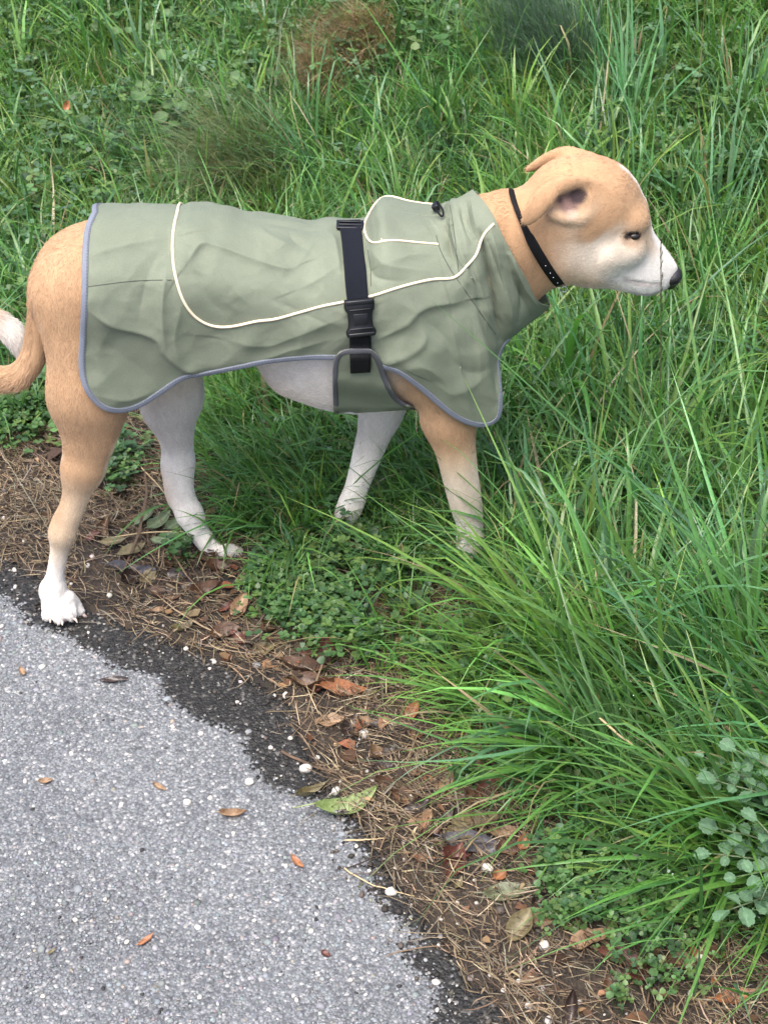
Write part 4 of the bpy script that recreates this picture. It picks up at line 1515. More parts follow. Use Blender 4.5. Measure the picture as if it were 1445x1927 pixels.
so = road.modifiers.new('thickness', 'SOLIDIFY'); so.thickness = 0.03; so.offset = -1


# ---- vertex coloured matter -------------------------------------------------
def vcol_mat(name, rough=0.6, spec=0.4, transl=0.0, attr_name='tint', bump=0.0, sheen=0.0):
    def f(nt, b, out):
        a = attr(nt, attr_name)
        n = noise_tex(nt, 240.0, 2.0)
        r = ramp(nt, n.outputs[0], [(0.3, (0.82, 0.82, 0.82)), (0.7, (1.12, 1.12, 1.12))])
        c = mixc(nt, 1.0, a.outputs['Color'], r.outputs[0], 'MULTIPLY')
        nt.links.new(c, b.inputs['Base Color'])
        b.inputs['Roughness'].default_value = rough
        b.inputs['Specular IOR Level'].default_value = spec
        if bump: add_bump(nt, b, n.outputs[0], bump, 0.002)
        if transl:
            t = nt.nodes.new('ShaderNodeBsdfTranslucent')
            g = nt.nodes.new('ShaderNodeMix'); g.data_type = 'RGBA'; g.blend_type = 'MULTIPLY'
            g.inputs[0].default_value = 1.0
            nt.links.new(c, g.inputs[6]); g.inputs[7].default_value = (1.15, 1.25, 0.6, 1)
            nt.links.new(g.outputs[2], t.inputs['Color'])
            ms = nt.nodes.new('ShaderNodeMixShader'); ms.inputs[0].default_value = transl
            nt.links.new(b.outputs[0], ms.inputs[1]); nt.links.new(t.outputs[0], ms.inputs[2])
            nt.links.new(ms.outputs[0], out.inputs[0])
    return mat(name, f)


M_stone = vcol_mat('stone_chips', 0.7, 0.3)
M_straw = vcol_mat('dry_straw', 0.75, 0.25, 0.15)
M_grass = vcol_mat('grass_blade', 0.34, 0.5, 0.34)
M_herb = vcol_mat('herb_leaf', 0.45, 0.45, 0.30)

bm = bmesh.new(); bmesh.ops.create_icosphere(bm, subdivisions=1, radius=1.0)
ICO_V = np.array([v.co[:] for v in bm.verts]); ICO_F = np.array([[v.index for v in f.verts] for f in bm.faces]); bm.free()
bm = bmesh.new(); bmesh.ops.create_icosphere(bm, subdivisions=2, radius=1.0)
ICO2_V = np.array([v.co[:] for v in bm.verts]); ICO2_F = np.array([[v.index for v in f.verts] for f in bm.faces]); bm.free()


def stones(C, size, tint, squash=0.6, jitter=0.25, r=rng):
    n = len(C)
    v = np.repeat(ICO_V[None], n, 0) * (1 + r.uniform(-jitter, jitter, (n, len(ICO_V), 1)))
    v = v * r.uniform(0.7, 1.3, (n, 1, 3)) * np.array([1, 1, squash])
    a = r.uniform(0, 2 * np.pi, n); ca, sa = np.cos(a), np.sin(a)
    x = v[..., 0] * ca[:, None] - v[..., 1] * sa[:, None]; y = v[..., 0] * sa[:, None] + v[..., 1] * ca[:, None]
    v = np.stack([x, y, v[..., 2]], -1) * size[:, None, None] + C[:, None]
    f = (ICO_F[None] + (np.arange(n) * len(ICO_V))[:, None, None]).reshape(-1, 3)
    t = np.repeat(tint[:, None], len(ICO_V), 1)
    return v.reshape(-1, 3), f, t.reshape(-1, 3)


def pick(r, n, cols, w, var=0.15):
    w = np.array(w, float); w /= w.sum()
    k = r.choice(len(cols), n, p=w)
    c = np.array(cols)[k]
    return np.clip(c * (1 + r.normal(0, var, (n, 1))) * (1 + r.normal(0, 0.04, (n, 3))), 0.004, 0.85)


# chips of stone standing proud of the asphalt
n = 40000
P = np.stack([rng.uniform(-0.95, 0.12, n), rng.uniform(0.85, 1.95, n)], -1)
de = signed(P, EDGE); ddk = signed(P, DARK) + 0.05 * (fbm(np.concatenate([P * 22, np.ones((n, 1))], -1), 4) - 0.5) + 0.014 * rng.normal(0, 0.6, n)
keep = de < 0.0
keep &= ~((ddk > 0) & (rng.random(n) < 0.45))
P = P[keep]; ddk = ddk[keep]; n = len(P)
sz = np.exp(rng.normal(math.log(0.00155), 0.38, n))
tint = pick(rng, n, [(0.158, 0.169, 0.180), (0.191, 0.203, 0.215), (0.116, 0.123, 0.131), (0.40, 0.395, 0.38), (0.21, 0.18, 0.165), (0.025, 0.025, 0.025)], [44, 28, 16, 2.6, 5, 1.5])
dk = ddk > 0
tint[dk] = pick(rng, int(dk.sum()), [(0.014, 0.014, 0.014), (0.028, 0.027, 0.026), (0.075, 0.073, 0.07), (0.33, 0.32, 0.30)], [55, 30, 11, 3])
v, f, t = stones(np.stack([P[:, 0], P[:, 1], -0.0003 * np.ones(n)], -1), sz, tint, 0.5)
so_ = new_mesh('asphalt_grit', v, f, M_stone, smooth=True, attrs={'tint': t})
tag(so_, 'pale and dark stone chips set in the grey asphalt', 'grit', kind='stuff')

# grit and crumbs lying on the soil strip
n = 9000
P = np.stack([rng.uniform(-0.9, 0.55, n), rng.uniform(0.85, 2.15, n)], -1)
de = signed(P, EDGE); dg = signed(P, GRASS)
keep = (de > -0.06) & (dg < 0.12) & (rng.random(n) < 0.9)
P = P[keep]; n = len(P)
z = np.maximum(H(P), np.where(signed(P, EDGE) < 0, 0.001, -1))
sz = np.exp(rng.normal(math.log(0.0019), 0.38, n))
tint = pick(rng, n, [(0.025, 0.022, 0.019), (0.07, 0.06, 0.05), (0.18, 0.165, 0.15), (0.42, 0.39, 0.35)], [50, 28, 12, 6])
v, f, t = stones(np.concatenate([P, z[:, None] + sz[:, None] * 0.3], -1), sz, tint, 0.7)
so_ = new_mesh('soil_grit', v, f, M_stone, attrs={'tint': t})
tag(so_, 'crumbs of soil and pale grit along the verge', 'grit', kind='stuff')


g2 = np.random.default_rng(21)
# ---- strands: blades of grass and straw ------------------------------------------
def strands(base, az, a0, bend, length, width, tint, rows=6, cols=2, power=1.3, drift=None, twist=None, clear=0.004, tipcol=None, basecol=None, clamp=True, taper=1.6, fold=0.25):
    n = len(base)
    t = np.linspace(0, 1, rows)
    tm = 0.5 * (t[1:] + t[:-1])
    pw = np.exp(g2.normal(0.25, 0.45, (n, 1))) if rows > 4 else power
    if rows > 5:       # some blades are snapped over
        kk = g2.random(n) < 0.10
        pw[kk] = 6.0; bend = np.where(kk, bend + 1.3, bend)
    ang = a0[:, None] + bend[:, None] * tm[None] ** pw
    azm = az[:, None] + (0 if drift is None else drift[:, None] * tm[None] ** 1.5)
    st = (length[:, None] / (rows - 1)) * np.ones((1, rows - 1))
    dx = np.sin(ang) * np.cos(azm) * st; dy = np.sin(ang) * np.sin(azm) * st; dz = np.cos(ang) * st
    z0 = np.zeros((n, 1))
    C = np.stack([base[:, None, 0] + np.concatenate([z0, np.cumsum(dx, 1)], 1), base[:, None, 1] + np.concatenate([z0, np.cumsum(dy, 1)], 1), base[:, None, 2] + np.concatenate([z0, np.cumsum(dz, 1)], 1)], -1)
    if clamp:
        hh = H(C[..., :2].reshape(-1, 2)).reshape(n, rows)
        C[:, 1:, 2] = np.maximum(C[:, 1:, 2], hh[:, 1:] + clear)
    azf = np.concatenate([azm[:, :1], azm], 1)
    if twist is not None: azf = azf + twist[:, None] * t[None]
    side = np.stack([-np.sin(azf), np.cos(azf), np.zeros_like(azf)], -1)
    T = np.gradient(C, axis=1); T /= np.linalg.norm(T, axis=-1)[..., None] + 1e-9
    nrm = np.cross(side, T)
    wprof = (1 - t ** taper) * (0.55 + 0.45 * np.minimum(1, t * 4)) + 0.03
    wv = width[:, None] * wprof[None] * 0.5
    if cols == 2:
        V = np.stack([C - side * wv[..., None], C + side * wv[..., None]], 2)
    else:
        V = np.stack([C - side * wv[..., None] + nrm * (fold * wv)[..., None], C, C + side * wv[..., None] + nrm * (fold * wv)[..., None]], 2)
    f0 = grid_faces(rows, cols)
    F = (f0[None] + (np.arange(n) * rows * cols)[:, None, None]).reshape(-1, 4)
    g = t[None, :, None]
    tb = tint if basecol is None else basecol
    tt_ = tint if tipcol is None else tipcol
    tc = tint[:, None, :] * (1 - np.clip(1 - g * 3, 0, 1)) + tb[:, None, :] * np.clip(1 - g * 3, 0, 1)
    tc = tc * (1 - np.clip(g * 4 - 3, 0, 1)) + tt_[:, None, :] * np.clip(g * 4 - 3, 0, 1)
    col_ = np.repeat(tc[:, :, None], cols, 2)
    return V.reshape(-1, 3), F, col_.reshape(-1, 3)


def join(parts):
    V, F, T = [], [], []; o = 0
    for v, f, t in parts:
        V.append(v); F.append(f + o); T.append(t); o += len(v)
    return np.concatenate(V), np.concatenate(F), np.concatenate(T)


# straw litter on the verge
n = 120000
P = np.stack([rng.uniform(-0.95, 0.65, n), rng.uniform(0.82, 2.3, n)], -1)
de = signed(P, EDGE); dg = signed(P, GRASS)
cl = fbm(np.concatenate([P * 9, np.zeros((n, 1))], -1), 2)
keep = (de > -0.035 + 0.03 * cl) & (dg < 0.30) & (rng.random(n) < np.where(de < -0.004, 0.10, np.where(de < 0.012, 0.6, 1.0)) * (0.35 + 0.65 * smoothstep(0.35, 0.6, cl + 0.05)))
P = P[keep]; n = len(P)
z = np.maximum(H(P), np.where(signed(P, EDGE) < 0.004, 0.001, -1)) + rng.uniform(0.0, 0.010, n)
flow = -0.75 + rng.normal(0, 0.75, n) + np.pi * (rng.random(n) < 0.5)
tint = pick(rng, n, [(0.20, 0.150, 0.096), (0.115, 0.082, 0.053), (0.33, 0.265, 0.18), (0.042, 0.030, 0.022), (0.18, 0.16, 0.125)], [27, 29, 8, 26, 10], 0.25)
sv = strands(np.concatenate([P, z[:, None]], -1), flow, rng.normal(1.5, 0.10, n), rng.normal(0.05, 0.22, n), np.exp(rng.normal(math.log(0.019), 0.75, n)), np.exp(rng.normal(math.log(0.0011), 0.4, n)), tint, rows=4, drift=rng.normal(0, 0.5, n), clear=0.0015, taper=4)
s_ = new_mesh('straw', *sv[:2], M_straw, attrs={'tint': sv[2]})
tag(s_, 'dry brown straw and pine needles strewn along the verge', 'straw', kind='stuff')

# ---- the meadow ----------------------------------------------------------------
GREEN = [(0.078, 0.190, 0.040), (0.098, 0.218, 0.050), (0.058, 0.158, 0.046), (0.130, 0.228, 0.050), (0.074, 0.178, 0.080), (0.088, 0.206, 0.062)]
BACK = [(c[0] * 1.18, c[1] * 1.12, c[2] * 1.12) for c in GREEN]      # upper bank grass: the sky light it catches is painted in as a paler tint
parts = []


def region_points(n, x0, x1, y0, y1, margin=0.0):
    P = np.stack([g2.uniform(x0, x1, n), g2.uniform(y0, y1, n)], -1)
    return P[signed(P, GRASS) > margin]


def to_photo(P3):
    v = np.asarray(P3) - CO
    zz = v @ CF
    return np.stack([IMG_W / 2 + FOCAL * (v @ CR) / zz, IMG_H / 2 - FOCAL * (v @ CU) / zz], -1)


def tussocks(n_t, box, per, rad, length, width, lean, aim, aim_spread, tints, rows=6, cols=2, margin=0.0, a0=(0.10, 0.22), bend=(0.9, 0.45), filt=None, lvar=0.30):
    C = region_points(n_t, *box, margin)
    if filt is not None: C = C[filt(C)]
    m = len(C)
    if m == 0: return
    cnt = np.maximum(3, g2.poisson(per, m))
    idx = np.repeat(np.arange(m), cnt); n = len(idx)
    r_ = np.abs(g2.normal(0, rad, n)); th = g2.uniform(0, 2 * np.pi, n)
    B = C[idx] + np.stack([r_ * np.cos(th), r_ * np.sin(th)], -1)
    # trodden down where the paws stand
    tr = np.zeros(n, bool)
    for fx, fy, fr_ in ((-0.047, 1.87, 0.060), (-0.06, 1.80, 0.06), (-0.04, 1.73, 0.05), (0.105, 1.775, 0.045), (0.105, 1.71, 0.055), (0.13, 1.65, 0.045), (-0.185, 1.84, 0.05)):
        tr |= np.hypot(B[:, 0] - fx, B[:, 1] - fy) < fr_
    idx, th, B = idx[~tr], th[~tr], B[~tr]; n = len(idx)
    if n == 0: return
    B3 = np.concatenate([B, H(B)[:, None] - 0.004], -1)
    cl_len = np.exp(g2.normal(0, 0.22, m))[idx]
    cl_az = (aim + g2.normal(0, aim_spread, m))[idx]
    # blades spread out from the middle of their tuft, biased to the tuft's lean
    ax = lean * np.cos(cl_az) + np.cos(th) * g2.uniform(0.2, 1.0, n); ay = lean * np.sin(cl_az) + np.sin(th) * g2.uniform(0.2, 1.0, n)
    az = np.arctan2(ay, ax) + g2.normal(0, 0.25, n)
    L = length * cl_len * np.exp(g2.normal(0, lvar, n))
    tc = pick(g2, m, tints, np.ones(len(tints)), 0.14)[idx] * (1 + g2.normal(0, 0.16, (n, 1))) * (1 + g2.normal(0, 0.05, (n, 3)))
    dead = g2.random(n) < (0.025 if width > 0.0058 else 0.06)
    tc[dead] = pick(g2, int(dead.sum()), [(0.30, 0.26, 0.15), (0.22, 0.17, 0.10), (0.25, 0.26, 0.11)], [1, 1, 1])
    tc = np.clip(tc, 0.01, 0.7)
    base = tc * np.array([1.05, 0.95, 0.9]) * 0.75 + np.array([0.014, 0.010, 0.004])  # blade feet tinted darker, painting in the shade deep between the blades
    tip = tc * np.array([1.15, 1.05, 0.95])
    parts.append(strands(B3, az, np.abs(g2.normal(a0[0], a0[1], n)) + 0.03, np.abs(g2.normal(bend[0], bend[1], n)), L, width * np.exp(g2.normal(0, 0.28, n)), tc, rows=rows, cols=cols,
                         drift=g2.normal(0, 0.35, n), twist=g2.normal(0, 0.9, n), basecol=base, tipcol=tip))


DL = math.radians(207)        # the long tufts by the road hang over towards it
near_dog = lambda C: np.ones(len(C), bool)
# short undergrowth everywhere
tussocks(9500, (-1.1, 1.3, 0.9, 3.9), 7, 0.02, 0.065, 0.0036, 0.3, 0.0, 3.0, GREEN, rows=4, bend=(0.9, 0.5))
# long arching tufts on the right in front of the dog, lying over towards the road
tussocks(44, (0.20, 0.75, 1.02, 1.58), 36, 0.022, 0.215, 0.0088, 2.4, DL, 0.30, GREEN, rows=8, cols=3, margin=0.13, a0=(0.72, 0.30), bend=(0.75, 0.45), lvar=0.28)
tussocks(40, (0.20, 0.75, 1.05, 1.62), 32, 0.022, 0.20, 0.0080, 2.0, math.radians(158), 0.30, GREEN, rows=8, cols=3, margin=0.12, a0=(0.55, 0.25), bend=(0.55, 0.35), lvar=0.28)
tussocks(80, (0.12, 0.75, 1.05, 1.66), 36, 0.028, 0.13, 0.0038, 1.2, DL, 0.7, GREEN, rows=6, cols=2, margin=0.06, a0=(0.55, 0.3), bend=(0.9, 0.4), lvar=0.35)
tussocks(30, (-0.06, 0.30, 1.22, 1.70), 36, 0.020, 0.150, 0.0060, 2.2, math.radians(196), 0.35, GREEN, rows=7, cols=3, margin=0.075, a0=(0.80, 0.25), bend=(0.75, 0.4))
tussocks(40, (-0.06, 0.34, 1.22, 1.76), 36, 0.026, 0.095, 0.0034, 1.4, math.radians(196), 0.6, GREEN, rows=6, cols=2, margin=0.05, a0=(0.6, 0.3), bend=(0.9, 0.4))
# mixed tall grass to the right of the dog
tussocks(190, (0.14, 1.0, 1.60, 2.35), 27, 0.035, 0.165, 0.0072, 0.6, math.radians(165), 1.4, GREEN, rows=8, cols=3, margin=0.05, a0=(0.35, 0.35), bend=(1.35, 0.6), lvar=0.35)
tussocks(260, (0.14, 1.0, 1.60, 2.35), 32, 0.040, 0.12, 0.0036, 0.5, math.radians(165), 1.4, GREEN, rows=6, margin=0.05, a0=(0.3, 0.35), bend=(1.1, 0.5), lvar=0.4)
# under and just behind the dog
tussocks(190, (-0.26, 0.22, 1.80, 2.25), 36, 0.03, 0.115, 0.0042, 0.9, math.radians(200), 0.9, GREEN, rows=6, margin=0.03, a0=(0.35, 0.3), bend=(1.1, 0.4))
# meadow behind
tussocks(1300, (-1.2, 1.4, 2.1, 3.9), 24, 0.035, 0.095, 0.0042, 0.5, math.radians(190), 1.4, BACK, rows=5, margin=0.02, a0=(0.5, 0.3), bend=(1.0, 0.5), lvar=0.35)
tussocks(260, (-1.2, 1.4, 2.1, 3.9), 40, 0.040, 0.115, 0.0034, 1.2, math.radians(200), 0.8, BACK, rows=6, margin=0.02, a0=(0.35, 0.25), bend=(1.1, 0.4), lvar=0.3)
tussocks(420, (-1.2, 1.4, 2.1, 3.8), 20, 0.035, 0.115, 0.0075, 0.4, math.radians(170), 1.4, BACK, rows=6, margin=0.02, a0=(0.45, 0.3), bend=(0.9, 0.5), lvar=0.35)
tussocks(170, (0.25, 1.4, 2.1, 3.7), 24, 0.03, 0.165, 0.0058, 0.4, math.radians(160), 1.2, BACK, rows=6, margin=0.02, a0=(0.14, 0.2), bend=(0.8, 0.5))
gv, gf, gt = join(parts)
print('grass quads', len(gf))
gr = new_mesh('grass', gv, gf, M_grass, attrs={'tint': gt})
tag(gr, 'long wet green grass of the meadow bank', 'grass', kind='stuff')
del parts, gv, gf, gt

# a little grass further out so that the bank does not end
parts = []
tussocks(1600, (-3.5, 4.0, 3.8, 7.5), 14, 0.06, 0.17, 0.006, 0.5, math.radians(190), 1.3, GREEN, rows=4, margin=0.02)
tussocks(500, (-3.2, -1.05, 2.0, 3.9), 14, 0.06, 0.15, 0.005, 0.5, math.radians(190), 1.3, GREEN, rows=4, margin=0.02)
tussocks(500, (1.0, 3.0, 0.0, 3.9), 14, 0.06, 0.2, 0.006, 0.8, math.radians(190), 0.8, GREEN, rows=5, margin=0.05)
v_, f_, t_ = join(parts)
tag(new_mesh('grass', v_, f_, M_grass, attrs={'tint': t_}), 'green grass further along the bank', 'grass', kind='stuff')


# ---- clover and small herbs ------------------------------------------------------
def leaflets(C, az, tilt, length, width, tint, notch=0.1):
    """Small rounded leaves: C base points, az direction, tilt above horizontal."""
    n = len(C)
    prof = np.array([[0, 0, 0], [0.35, 0.42, 0.05], [0.75, 0.50, 0.03], [1.0 - notch, 0.0, -0.06], [0.75, -0.50, 0.03], [0.35, -0.42, 0.05]])
    u = np.stack([np.cos(az) * np.cos(tilt), np.sin(az) * np.cos(tilt), np.sin(tilt)], -1)
    s = np.stack([-np.sin(az), np.cos(az), 0 * az], -1)
    w = np.cross(u, s)
    V = C[:, None] + prof[None, :, :1] * u[:, None] * length[:, None, None] + prof[None, :, 1:2] * s[:, None] * width[:, None, None] + prof[None, :, 2:] * w[:, None] * length[:, None, None] * 1.5
    f0 = np.array([[0, 1, 2, 3], [0, 3, 4, 5]])
    F = (f0[None] + (np.arange(n) * 6)[:, None, None]).reshape(-1, 4)
    return V.reshape(-1, 3), F, np.repeat(tint[:, None], 6, 1).reshape(-1, 3)


def herbs(P, hmin, hmax, size, tints, blades=3):
    n = len(P)
    hgt = g2.uniform(hmin, hmax, n)
    C = np.concatenate([P, (H(P) + hgt)[:, None]], -1)
    az0 = g2.uniform(0, 2 * np.pi, n)
    tn = pick(g2, n, tints, np.ones(len(tints)), 0.2)
    sz = size * np.exp(g2.normal(0, 0.3, n))
    out = []
    for k in range(blades):
        az = az0 + k * 2 * np.pi / blades + g2.normal(0, 0.15, n)
        out.append(leaflets(C, az, g2.normal(0.15, 0.35, n), sz, sz * 0.85, tn * (1 + g2.normal(0, 0.1, (n, 1)))))
    # stalks
    st = strands(np.concatenate([P, H(P)[:, None]], -1), az0, np.full(n, 0.02), np.zeros(n), hgt, np.full(n, 0.0012), tn * 0.9, rows=2, clamp=False)
    return out, st


HERB = [(0.052, 0.120, 0.034), (0.072, 0.145, 0.050), (0.042, 0.096, 0.038), (0.088, 0.152, 0.043)]
hp, hs_ = [], []


def patch(px, py, rad_px, n, hmin, hmax, size, stretch=1.0):
    c = G(px, py); s = rad_px * float(np.dot(c - CO, CF)) / FOCAL
    P = c[:2] + np.clip(g2.normal(0, 0.5, (n, 2)), -1.2, 1.2) * np.array([s * stretch, s * 1.3])
    P = P[signed(P, EDGE) > 0.03]
    pp = to_photo(np.concatenate([P, H(P)[:, None]], -1))
    P = P[~((pp[:, 0] > 375) & (pp[:, 0] < 480) & (pp[:, 1] > 1015) & (pp[:, 1] < 1085))]
    a, b = herbs(P, hmin, hmax, size, HERB)
    hp.extend(a); hs_.append(b)


for px, py, r_, n_ in ((560, 1120, 90, 520), (520, 1090, 52, 240), (620, 1180, 70, 320), (500, 985, 50, 160), (640, 1060, 90, 260), (440, 925, 40, 90), (215, 905, 45, 90), (230, 870, 40, 90), (345, 1062, 26, 40), (60, 790, 80, 360), (30, 740, 90, 380), (120, 770, 50, 160),
                        (1090, 1690, 80, 150), (1150, 1620, 110, 220), (1040, 1640, 50, 110), (1180, 1740, 80, 130), (1270, 1700, 110, 200), (1240, 1850, 60, 50), (1170, 1880, 40, 24), (820, 1250, 70, 90), (900, 1350, 60, 60), (690, 1230, 30, 70), (1060, 1730, 40, 60), (885, 1475, 25, 30), (740, 860, 80, 160), (560, 900, 90, 260)):
    patch(px, py, r_, n_, 0.006, 0.045, 0.0085 if px < 800 else 0.0068)
# clover through the meadow behind
P = region_points(16000, -1.2, 1.4, 2.0, 3.8, 0.02)
cl = fbm(np.concatenate([P * 3.2, np.full((len(P), 1), 4.0)], -1), 2)
left = smoothstep(0.6, -0.6, P[:, 0])
P = P[(cl + 0.20 * left) > 0.50]
a, b = herbs(P, 0.02, 0.10, 0.011, HERB + [(0.085, 0.16, 0.085)])
hp.extend(a); hs_.append(b)
P = region_points(4500, -0.1, 1.2, 1.1, 2.1, 0.05)
a, b = herbs(P, 0.01, 0.07, 0.009, HERB)
hp.extend(a); hs_.append(b)
v_, f_, t_ = join(hp + hs_)
print('herb quads', len(f_))
tag(new_mesh('clover', v_, f_, M_herb, attrs={'tint': t_}), 'low clover and small herbs growing through the grass', 'clover', kind='stuff')
# ================================================================== SMALL THINGS
def ray_at(px, py, h=0.0):
    """Point h metres above the ground on the line of sight of that pixel."""
    z = h
    for _ in range(14):
        xy = flat_at(np.array(float(px)), np.array(float(py)), z)
        z = 0.5 * z + 0.5 * (max(float(H(xy)), 0.0 if float(signed(xy, EDGE)) < 0 else -1) + h)
    return np.array([xy[0], xy[1], z])


def leaf_material(name, c1, c2, rough=0.5, spots=None):
    def f(nt, b, out):
        n = noise_tex(nt, 34.0, 5.0)
        r = ramp(nt, n.outputs[0], [(0.32, c1), (0.68, c2)])
        c = r.outputs[0]
        n2 = noise_tex(nt, 260.0, 3.0)
        r2 = ramp(nt, n2.outputs[0], [(0.3, (0.7, 0.68, 0.66)), (0.65, (1.1, 1.1, 1.1))])
        c = mixc(nt, 1.0, c, r2.outputs[0], 'MULTIPLY')
        if spots:
            v = nt.nodes.new('ShaderNodeTexVoronoi'); v.inputs['Scale'].default_value = 150
            tc = nt.nodes.new('ShaderNodeTexCoord'); nt.links.new(tc.outputs['Object'], v.inputs['Vector'])
            rs = ramp(nt, v.outputs['Distance'], [(0.16, (1, 1, 1)), (0.26, (0, 0, 0))])
            c = mixc(nt, rs.outputs[0], c, spots)
        # veins: a ridge pattern across the blade
        a = attr(nt, 'vein')
        c = mixc(nt, a.outputs['Fac'], c, tuple(min(1, x * 1.5 + 0.02) for x in c2))
        nt.links.new(c, b.inputs['Base Color'])
        b.inputs['Roughness'].default_value = rough
        b.inputs['Specular IOR Level'].default_value = 0.5
        add_bump(nt, b, n2.outputs[0], 0.5, 0.0015)
        t = nt.nodes.new('ShaderNodeBsdfTranslucent'); nt.links.new(c, t.inputs['Color'])
        ms = nt.nodes.new('ShaderNodeMixShader'); ms.inputs[0].default_value = 0.12
        nt.links.new(b.outputs[0], ms.inputs[1]); nt.links.new(t.outputs[0], ms.inputs[2]); nt.links.new(ms.outputs[0], out.inputs[0])
    return mat(name, f)


LEAF = {
    'brown': leaf_material('brown_dead_leaf', (0.047, 0.023, 0.013), (0.115, 0.061, 0.032), 0.5),
    'tan': leaf_material('tan_dead_leaf', (0.158, 0.094, 0.050), (0.288, 0.187, 0.108), 0.6),
    'orange': leaf_material('orange_dead_leaf', (0.187, 0.072, 0.029), (0.331, 0.144, 0.065), 0.5),
    'red': leaf_material('red_brown_leaf', (0.054, 0.017, 0.013), (0.130, 0.047, 0.032), 0.45),
    'dark': leaf_material('dark_wet_leaf', (0.016, 0.010, 0.009), (0.043, 0.029, 0.024), 0.3),
    'slate': leaf_material('slate_grey_leaf', (0.025, 0.024, 0.030), (0.079, 0.076, 0.090), 0.45),
    'olive': leaf_material('olive_dead_leaf', (0.086, 0.072, 0.032), (0.173, 0.144, 0.072), 0.5),
    'mottled': leaf_material('mottled_olive_leaf', (0.072, 0.086, 0.043), (0.144, 0.158, 0.094), 0.45, (0.036, 0.029, 0.018)),
    'green': leaf_material('pale_green_leaf', (0.137, 0.194, 0.061), (0.216, 0.274, 0.108), 0.45, (0.043, 0.050, 0.022)),
    'fresh': leaf_material('fresh_green_leaf', (0.054, 0.115, 0.032), (0.079, 0.151, 0.047), 0.4),
    'ash': leaf_material('dull_green_leaf', (0.094, 0.137, 0.068), (0.144, 0.187, 0.104), 0.5),
    'burnet': leaf_material('grey_green_leaflet', (0.070, 0.155, 0.076), (0.108, 0.205, 0.112), 0.42),
}
lr = np.random.default_rng(77)


def leaf_geo(length, width, curl=0.2, cup=0.2, wav=0.06, seed=0, tip=1.0, jag=0.0, nu=12, nv=7, stalk=0.18, bend=0.0):
    r = np.random.default_rng(seed)
    t = np.linspace(0, 1, nu); s = np.linspace(-1, 1, nv)
    w = np.sin(np.pi * np.clip(t, 0, 1) ** (0.85 * tip)) ** 0.85
    w = np.maximum(w, 0.02) * (1 + jag * r.uniform(-1, 1, nu))
    o1, o2 = r.uniform(0, 50, 2)
    T, S = np.meshgrid(t, s, indexing='ij')
    x = (T - 0.5) * length
    y = S * w[:, None] * width / 2 + bend * length * (4 * (T - 0.5) ** 2 - 0.3) * 0.3
    nz = vnoise(np.stack([T * 3.2 + o1, S * 1.3 + o2, T * 0], -1)) - 0.5
    z = curl * length * ((T - 0.5) ** 2 * 2 - 0.25) + cup * width * (S ** 2 - 0.3) * w[:, None] + wav * length * nz * 2 * (0.3 + np.abs(S))
    V = np.stack([x, y, z], -1).reshape(-1, 3)
    vein = np.where(np.abs(S) < 0.01, 0.45, 0.0).reshape(-1)
    vein = vein + (np.abs(((T * 7 + np.abs(S) * 0.9) % 1) - 0.5) < 0.08).reshape(-1) * 0.12
    F = [tuple(map(int, f)) for f in grid_faces(nu, nv)]
    # stalk: a thin three sided tube
    if stalk:
        p0 = np.array([-length / 2 + 0.002, V.reshape(nu, nv, 3)[0, nv // 2, 1], V.reshape(nu, nv, 3)[0, nv // 2, 2]])
        p1 = p0 + np.array([-stalk * length * 0.5, 0.02 * length, 0.0]); p2 = p0 + np.array([-stalk * length, 0.06 * length, -0.03 * length])
        tv, tf = tube_mesh([p0, p1, p2], max(0.0006, length * 0.012), 4)
        off = len(V)
        V = np.concatenate([V, tv]); vein = np.concatenate([vein, np.full(len(tv), 0.3)])
        F += [tuple(i + off for i in f) for f in tf]
    return V, F, vein


def put_leaf(name, px, py, len_px, ang, ratio, kind, label, curl=0.25, cup=0.25, tilt=(0, 0), lift=None, cat='leaf', group='fallen leaves along the road edge', jag=0.06, tip=1.0, wav=0.07, h=None, bend=0.0, stalk=0.18):
    c = G(px, py) if h is None else ray_at(px, py, h)
    s = float(np.dot(c - CO, CF)) / FOCAL
    L = len_px * s
    seed = int(px * 7 + py * 13) % 9973
    V, F, vein = leaf_geo(L, L * ratio, curl, cup, wav, seed, tip, jag, stalk=stalk, bend=bend)
    E = Matrix.Rotation(math.radians(ang), 3, 'Z') @ Matrix.Rotation(math.radians(tilt[0]), 3, 'Y') @ Matrix.Rotation(math.radians(tilt[1]), 3, 'X')
    R = np.array(E)
    V = V @ R.T
    n_ = 84
    if h is None:
        zmin = np.percentile(V[:n_, 2], 12)
        V[:, 2] -= zmin - 0.002
    o = new_mesh(name, V, F, LEAF[kind], attrs={'vein': vein})
    o.location = c
    if label: tag(o, label, cat, group)
    return o


